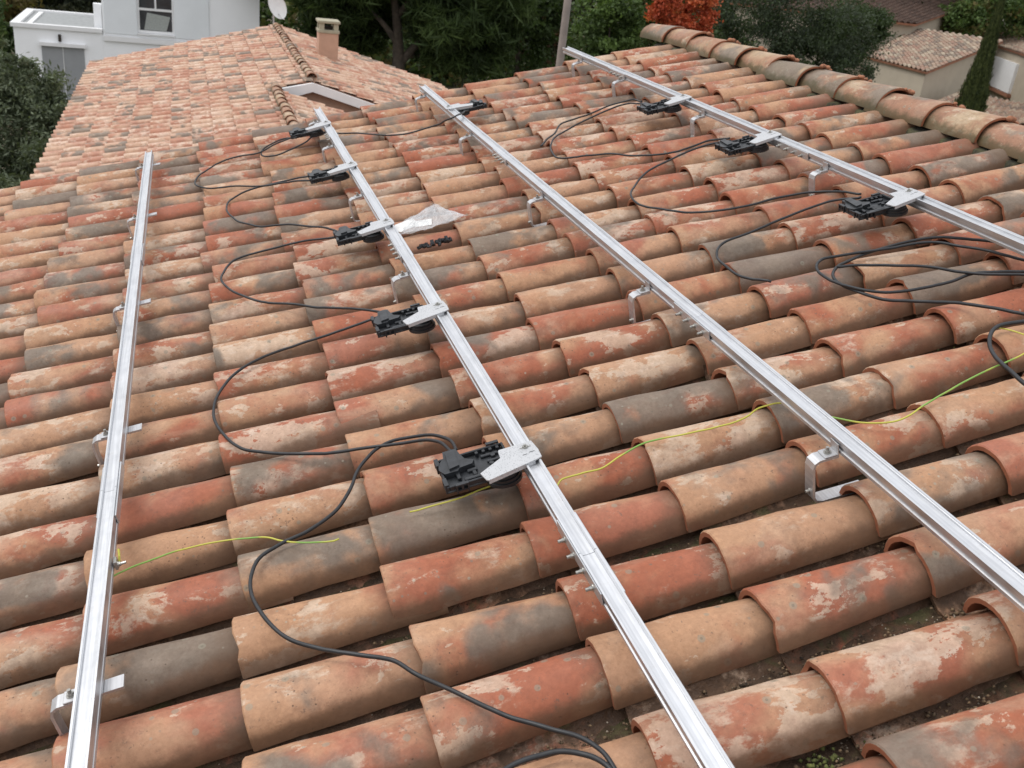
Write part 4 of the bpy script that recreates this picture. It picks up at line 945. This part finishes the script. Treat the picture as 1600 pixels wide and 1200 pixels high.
tree('broad very dark evergreen left of the garage, behind the ridge tiles', 21.3, 33, -.8, 2.4, 1.9, OL[:2]+DG[1:2], 42000, .07, 71, lobes=[(19.8, 33, -.4, 1.5, 1.3, 1.3), (21.8, 33, -.3, 1.7, 1.4, 1.4), (23.6, 33, -.9, 1.4, 1.3, 1.1), (22.5, 32.5, -1.9, 1.7, 1.2, 1.0), (20.5, 32.5, -1.8, 1.4, 1.2, 1.0), (24.3, 32.6, -2.2, .8, 1.0, .7)])
tree('grey green shrub in front of the garage wall, right of the dark evergreen', 25.6, 31.5, -4.1, 1.0, .8, OL, 16000, .05, 72, name='shrub', cat='shrub')
tree('dark bush between the evergreen and the brown roof at the top', 30.0, 41, -1.5, 2.1, 1.5, DG[:2]+OL[1:2], 22000, .08, 73)
tree('green broadleaf tree behind the cypress, overhanging the garage roof', 56.0, 61.5, -1.0, 3.4, 2.6, MG+AU[1:2], 18000, .19, 74, lobes=[(57.5, 61.5, -.2, 3.2, 3, 2.3), (53.4, 61.0, -1.2, 1.9, 2, 1.3), (61, 62, .8, 3, 3, 2.4)])
# cypress: narrow spindle
cyp = tag(empty('cypress_tree', T(24.7, 26, GROUND)), 'tall narrow cypress in front of the right-hand houses', 'tree')
q = np.random.default_rng(75); nb = 60000
zz = GROUND+.4+(1.5-GROUND-.4)*q.uniform(0, 1, nb)**1.15; Rz = np.where(zz < -3.0, .54, .54*(1.55-zz)/4.55); Rz = np.maximum(Rz, .05)*(1+.06*np.sin(zz*7+3*np.sin(zz*3)))
th = q.uniform(0, 2*math.pi, nb); rr = Rz*(.45+.55*q.uniform(0, 1, nb)**.5)*(1+.05*np.sin(th*5+zz*2.3)+q.normal(0, .07, nb)); rr *= 1+np.abs(q.normal(0, .05, nb))
Pc = np.stack([24.72+rr*np.cos(th), 26+rr*np.sin(th), zz], 1); up = np.stack([.25*np.cos(th)+q.normal(0, .18, nb), .25*np.sin(th)+q.normal(0, .18, nb), np.ones(nb)], 1); up *= (.055*q.uniform(.6, 1.5, nb))[:, None]
sdv = np.stack([-np.sin(th)+q.normal(0, .5, nb), np.cos(th)+q.normal(0, .5, nb), q.normal(0, .3, nb)], 1)*.011
Vc = np.stack([Pc-up, Pc+sdv, Pc+up, Pc-sdv], 1).reshape(-1, 3)
tone = np.clip(.5+.5*np.sin(th*9+zz*1.3+np.sin(zz*5))*.4+q.normal(0, .35, nb), 0, 1)[:, None]
cc_ = np.array([.022, .034, .011])*(1-tone)+np.array([.105, .125, .042])*tone
me = bpy.data.meshes.new('crown'); me.vertices.add(nb*4); me.vertices.foreach_set('co', Vc.ravel()); me.loops.add(nb*4); me.loops.foreach_set('vertex_index', np.arange(nb*4))
me.polygons.add(nb); me.polygons.foreach_set('loop_start', np.arange(0, nb*4, 4)); me.update(calc_edges=True)
at = me.attributes.new('tint', 'FLOAT_COLOR', 'POINT'); at.data.foreach_set('color', np.repeat(np.c_[cc_, np.ones(nb)], 4, 0).ravel()); me.materials.append(M['leaf'])
put(bpy.data.objects.new('crown', me), I4, cyp)
trunk_mb([(24.7, 26, GROUND), (24.72, 26, -3), (24.72, 26, 1)], .12).build('trunk', M['trunk'], I4, cyp, smooth=True)
# wooden pole
t = tag(empty('utility_pole', T(6.02, 15, GROUND)), 'weathered grey wooden pole standing behind the far tile edge', 'pole')
mb = MB(); mb.cyl(.082, 0, 9.5, 14, r2=.055); mb.build('pole_shaft', M['polewood'], T(6.05, 15, GROUND), t, smooth=True)
# far wood closing the view
q = random.Random(77); lob = []
for k in range(46):
    a = R(-28+k*2.05); d = 92+q.uniform(-8, 16); lob.append((CAMLOC.x+math.sin(a)*d, CAMLOC.y+math.cos(a)*d, GROUND+q.uniform(3.0, 5.5)+d*.035, 4.5, 4.5, q.uniform(4.5, 7.5)))
tag(foliage(None, 'far_wood', lob, 70000, .55, [(.012, .018, .008), (.028, .036, .014), (.06, .06, .025)], 78, 1.2, 1100, .3), 'dark far-off wood closing the view behind the gardens', 'wood', kind='stuff')
lob = []
for k in range(40):
    a = R(-24+k*2.1); d = 56+q.uniform(-5, 6)
    if 30 < math.degrees(a) < 64: continue
    lob.append((CAMLOC.x+math.sin(a)*d, CAMLOC.y+math.cos(a)*d, GROUND+1.6, 2.6, 2.6, 2.6))
tag(foliage(None, 'hedge', lob, 50000, .26, DG+[AU[1]], 79, 1.2, 900, .3), 'dense dark undergrowth and hedges between the trees', 'hedge', kind='stuff')
# green box and stone by the left tree
t = tag(empty('garden_box', T(-5.0, 24.2, GROUND)), 'pale green plastic garden box with a white edge at the left edge of the photo', 'box')
mb = MB(); mb.box(-5.7, -4.42, 23.9, 24.6, GROUND, GROUND+.85, bev=.03); mb.build('box_body', M['binplastic'], I4, t)
mb = MB(); mb.box(-5.76, -4.36, 23.84, 24.66, GROUND+.852, GROUND+.93, bev=.02); mb.build('lid', M['dish'], I4, t)
mb = MB(); mb.box(-4.7, -3.7, 23.0, 23.9, GROUND, GROUND+.34, bev=.16); tag(mb.build('boulder', M['stone'], I4, None, smooth=True), 'rounded grey stone beside the pale green garden box', 'stone')
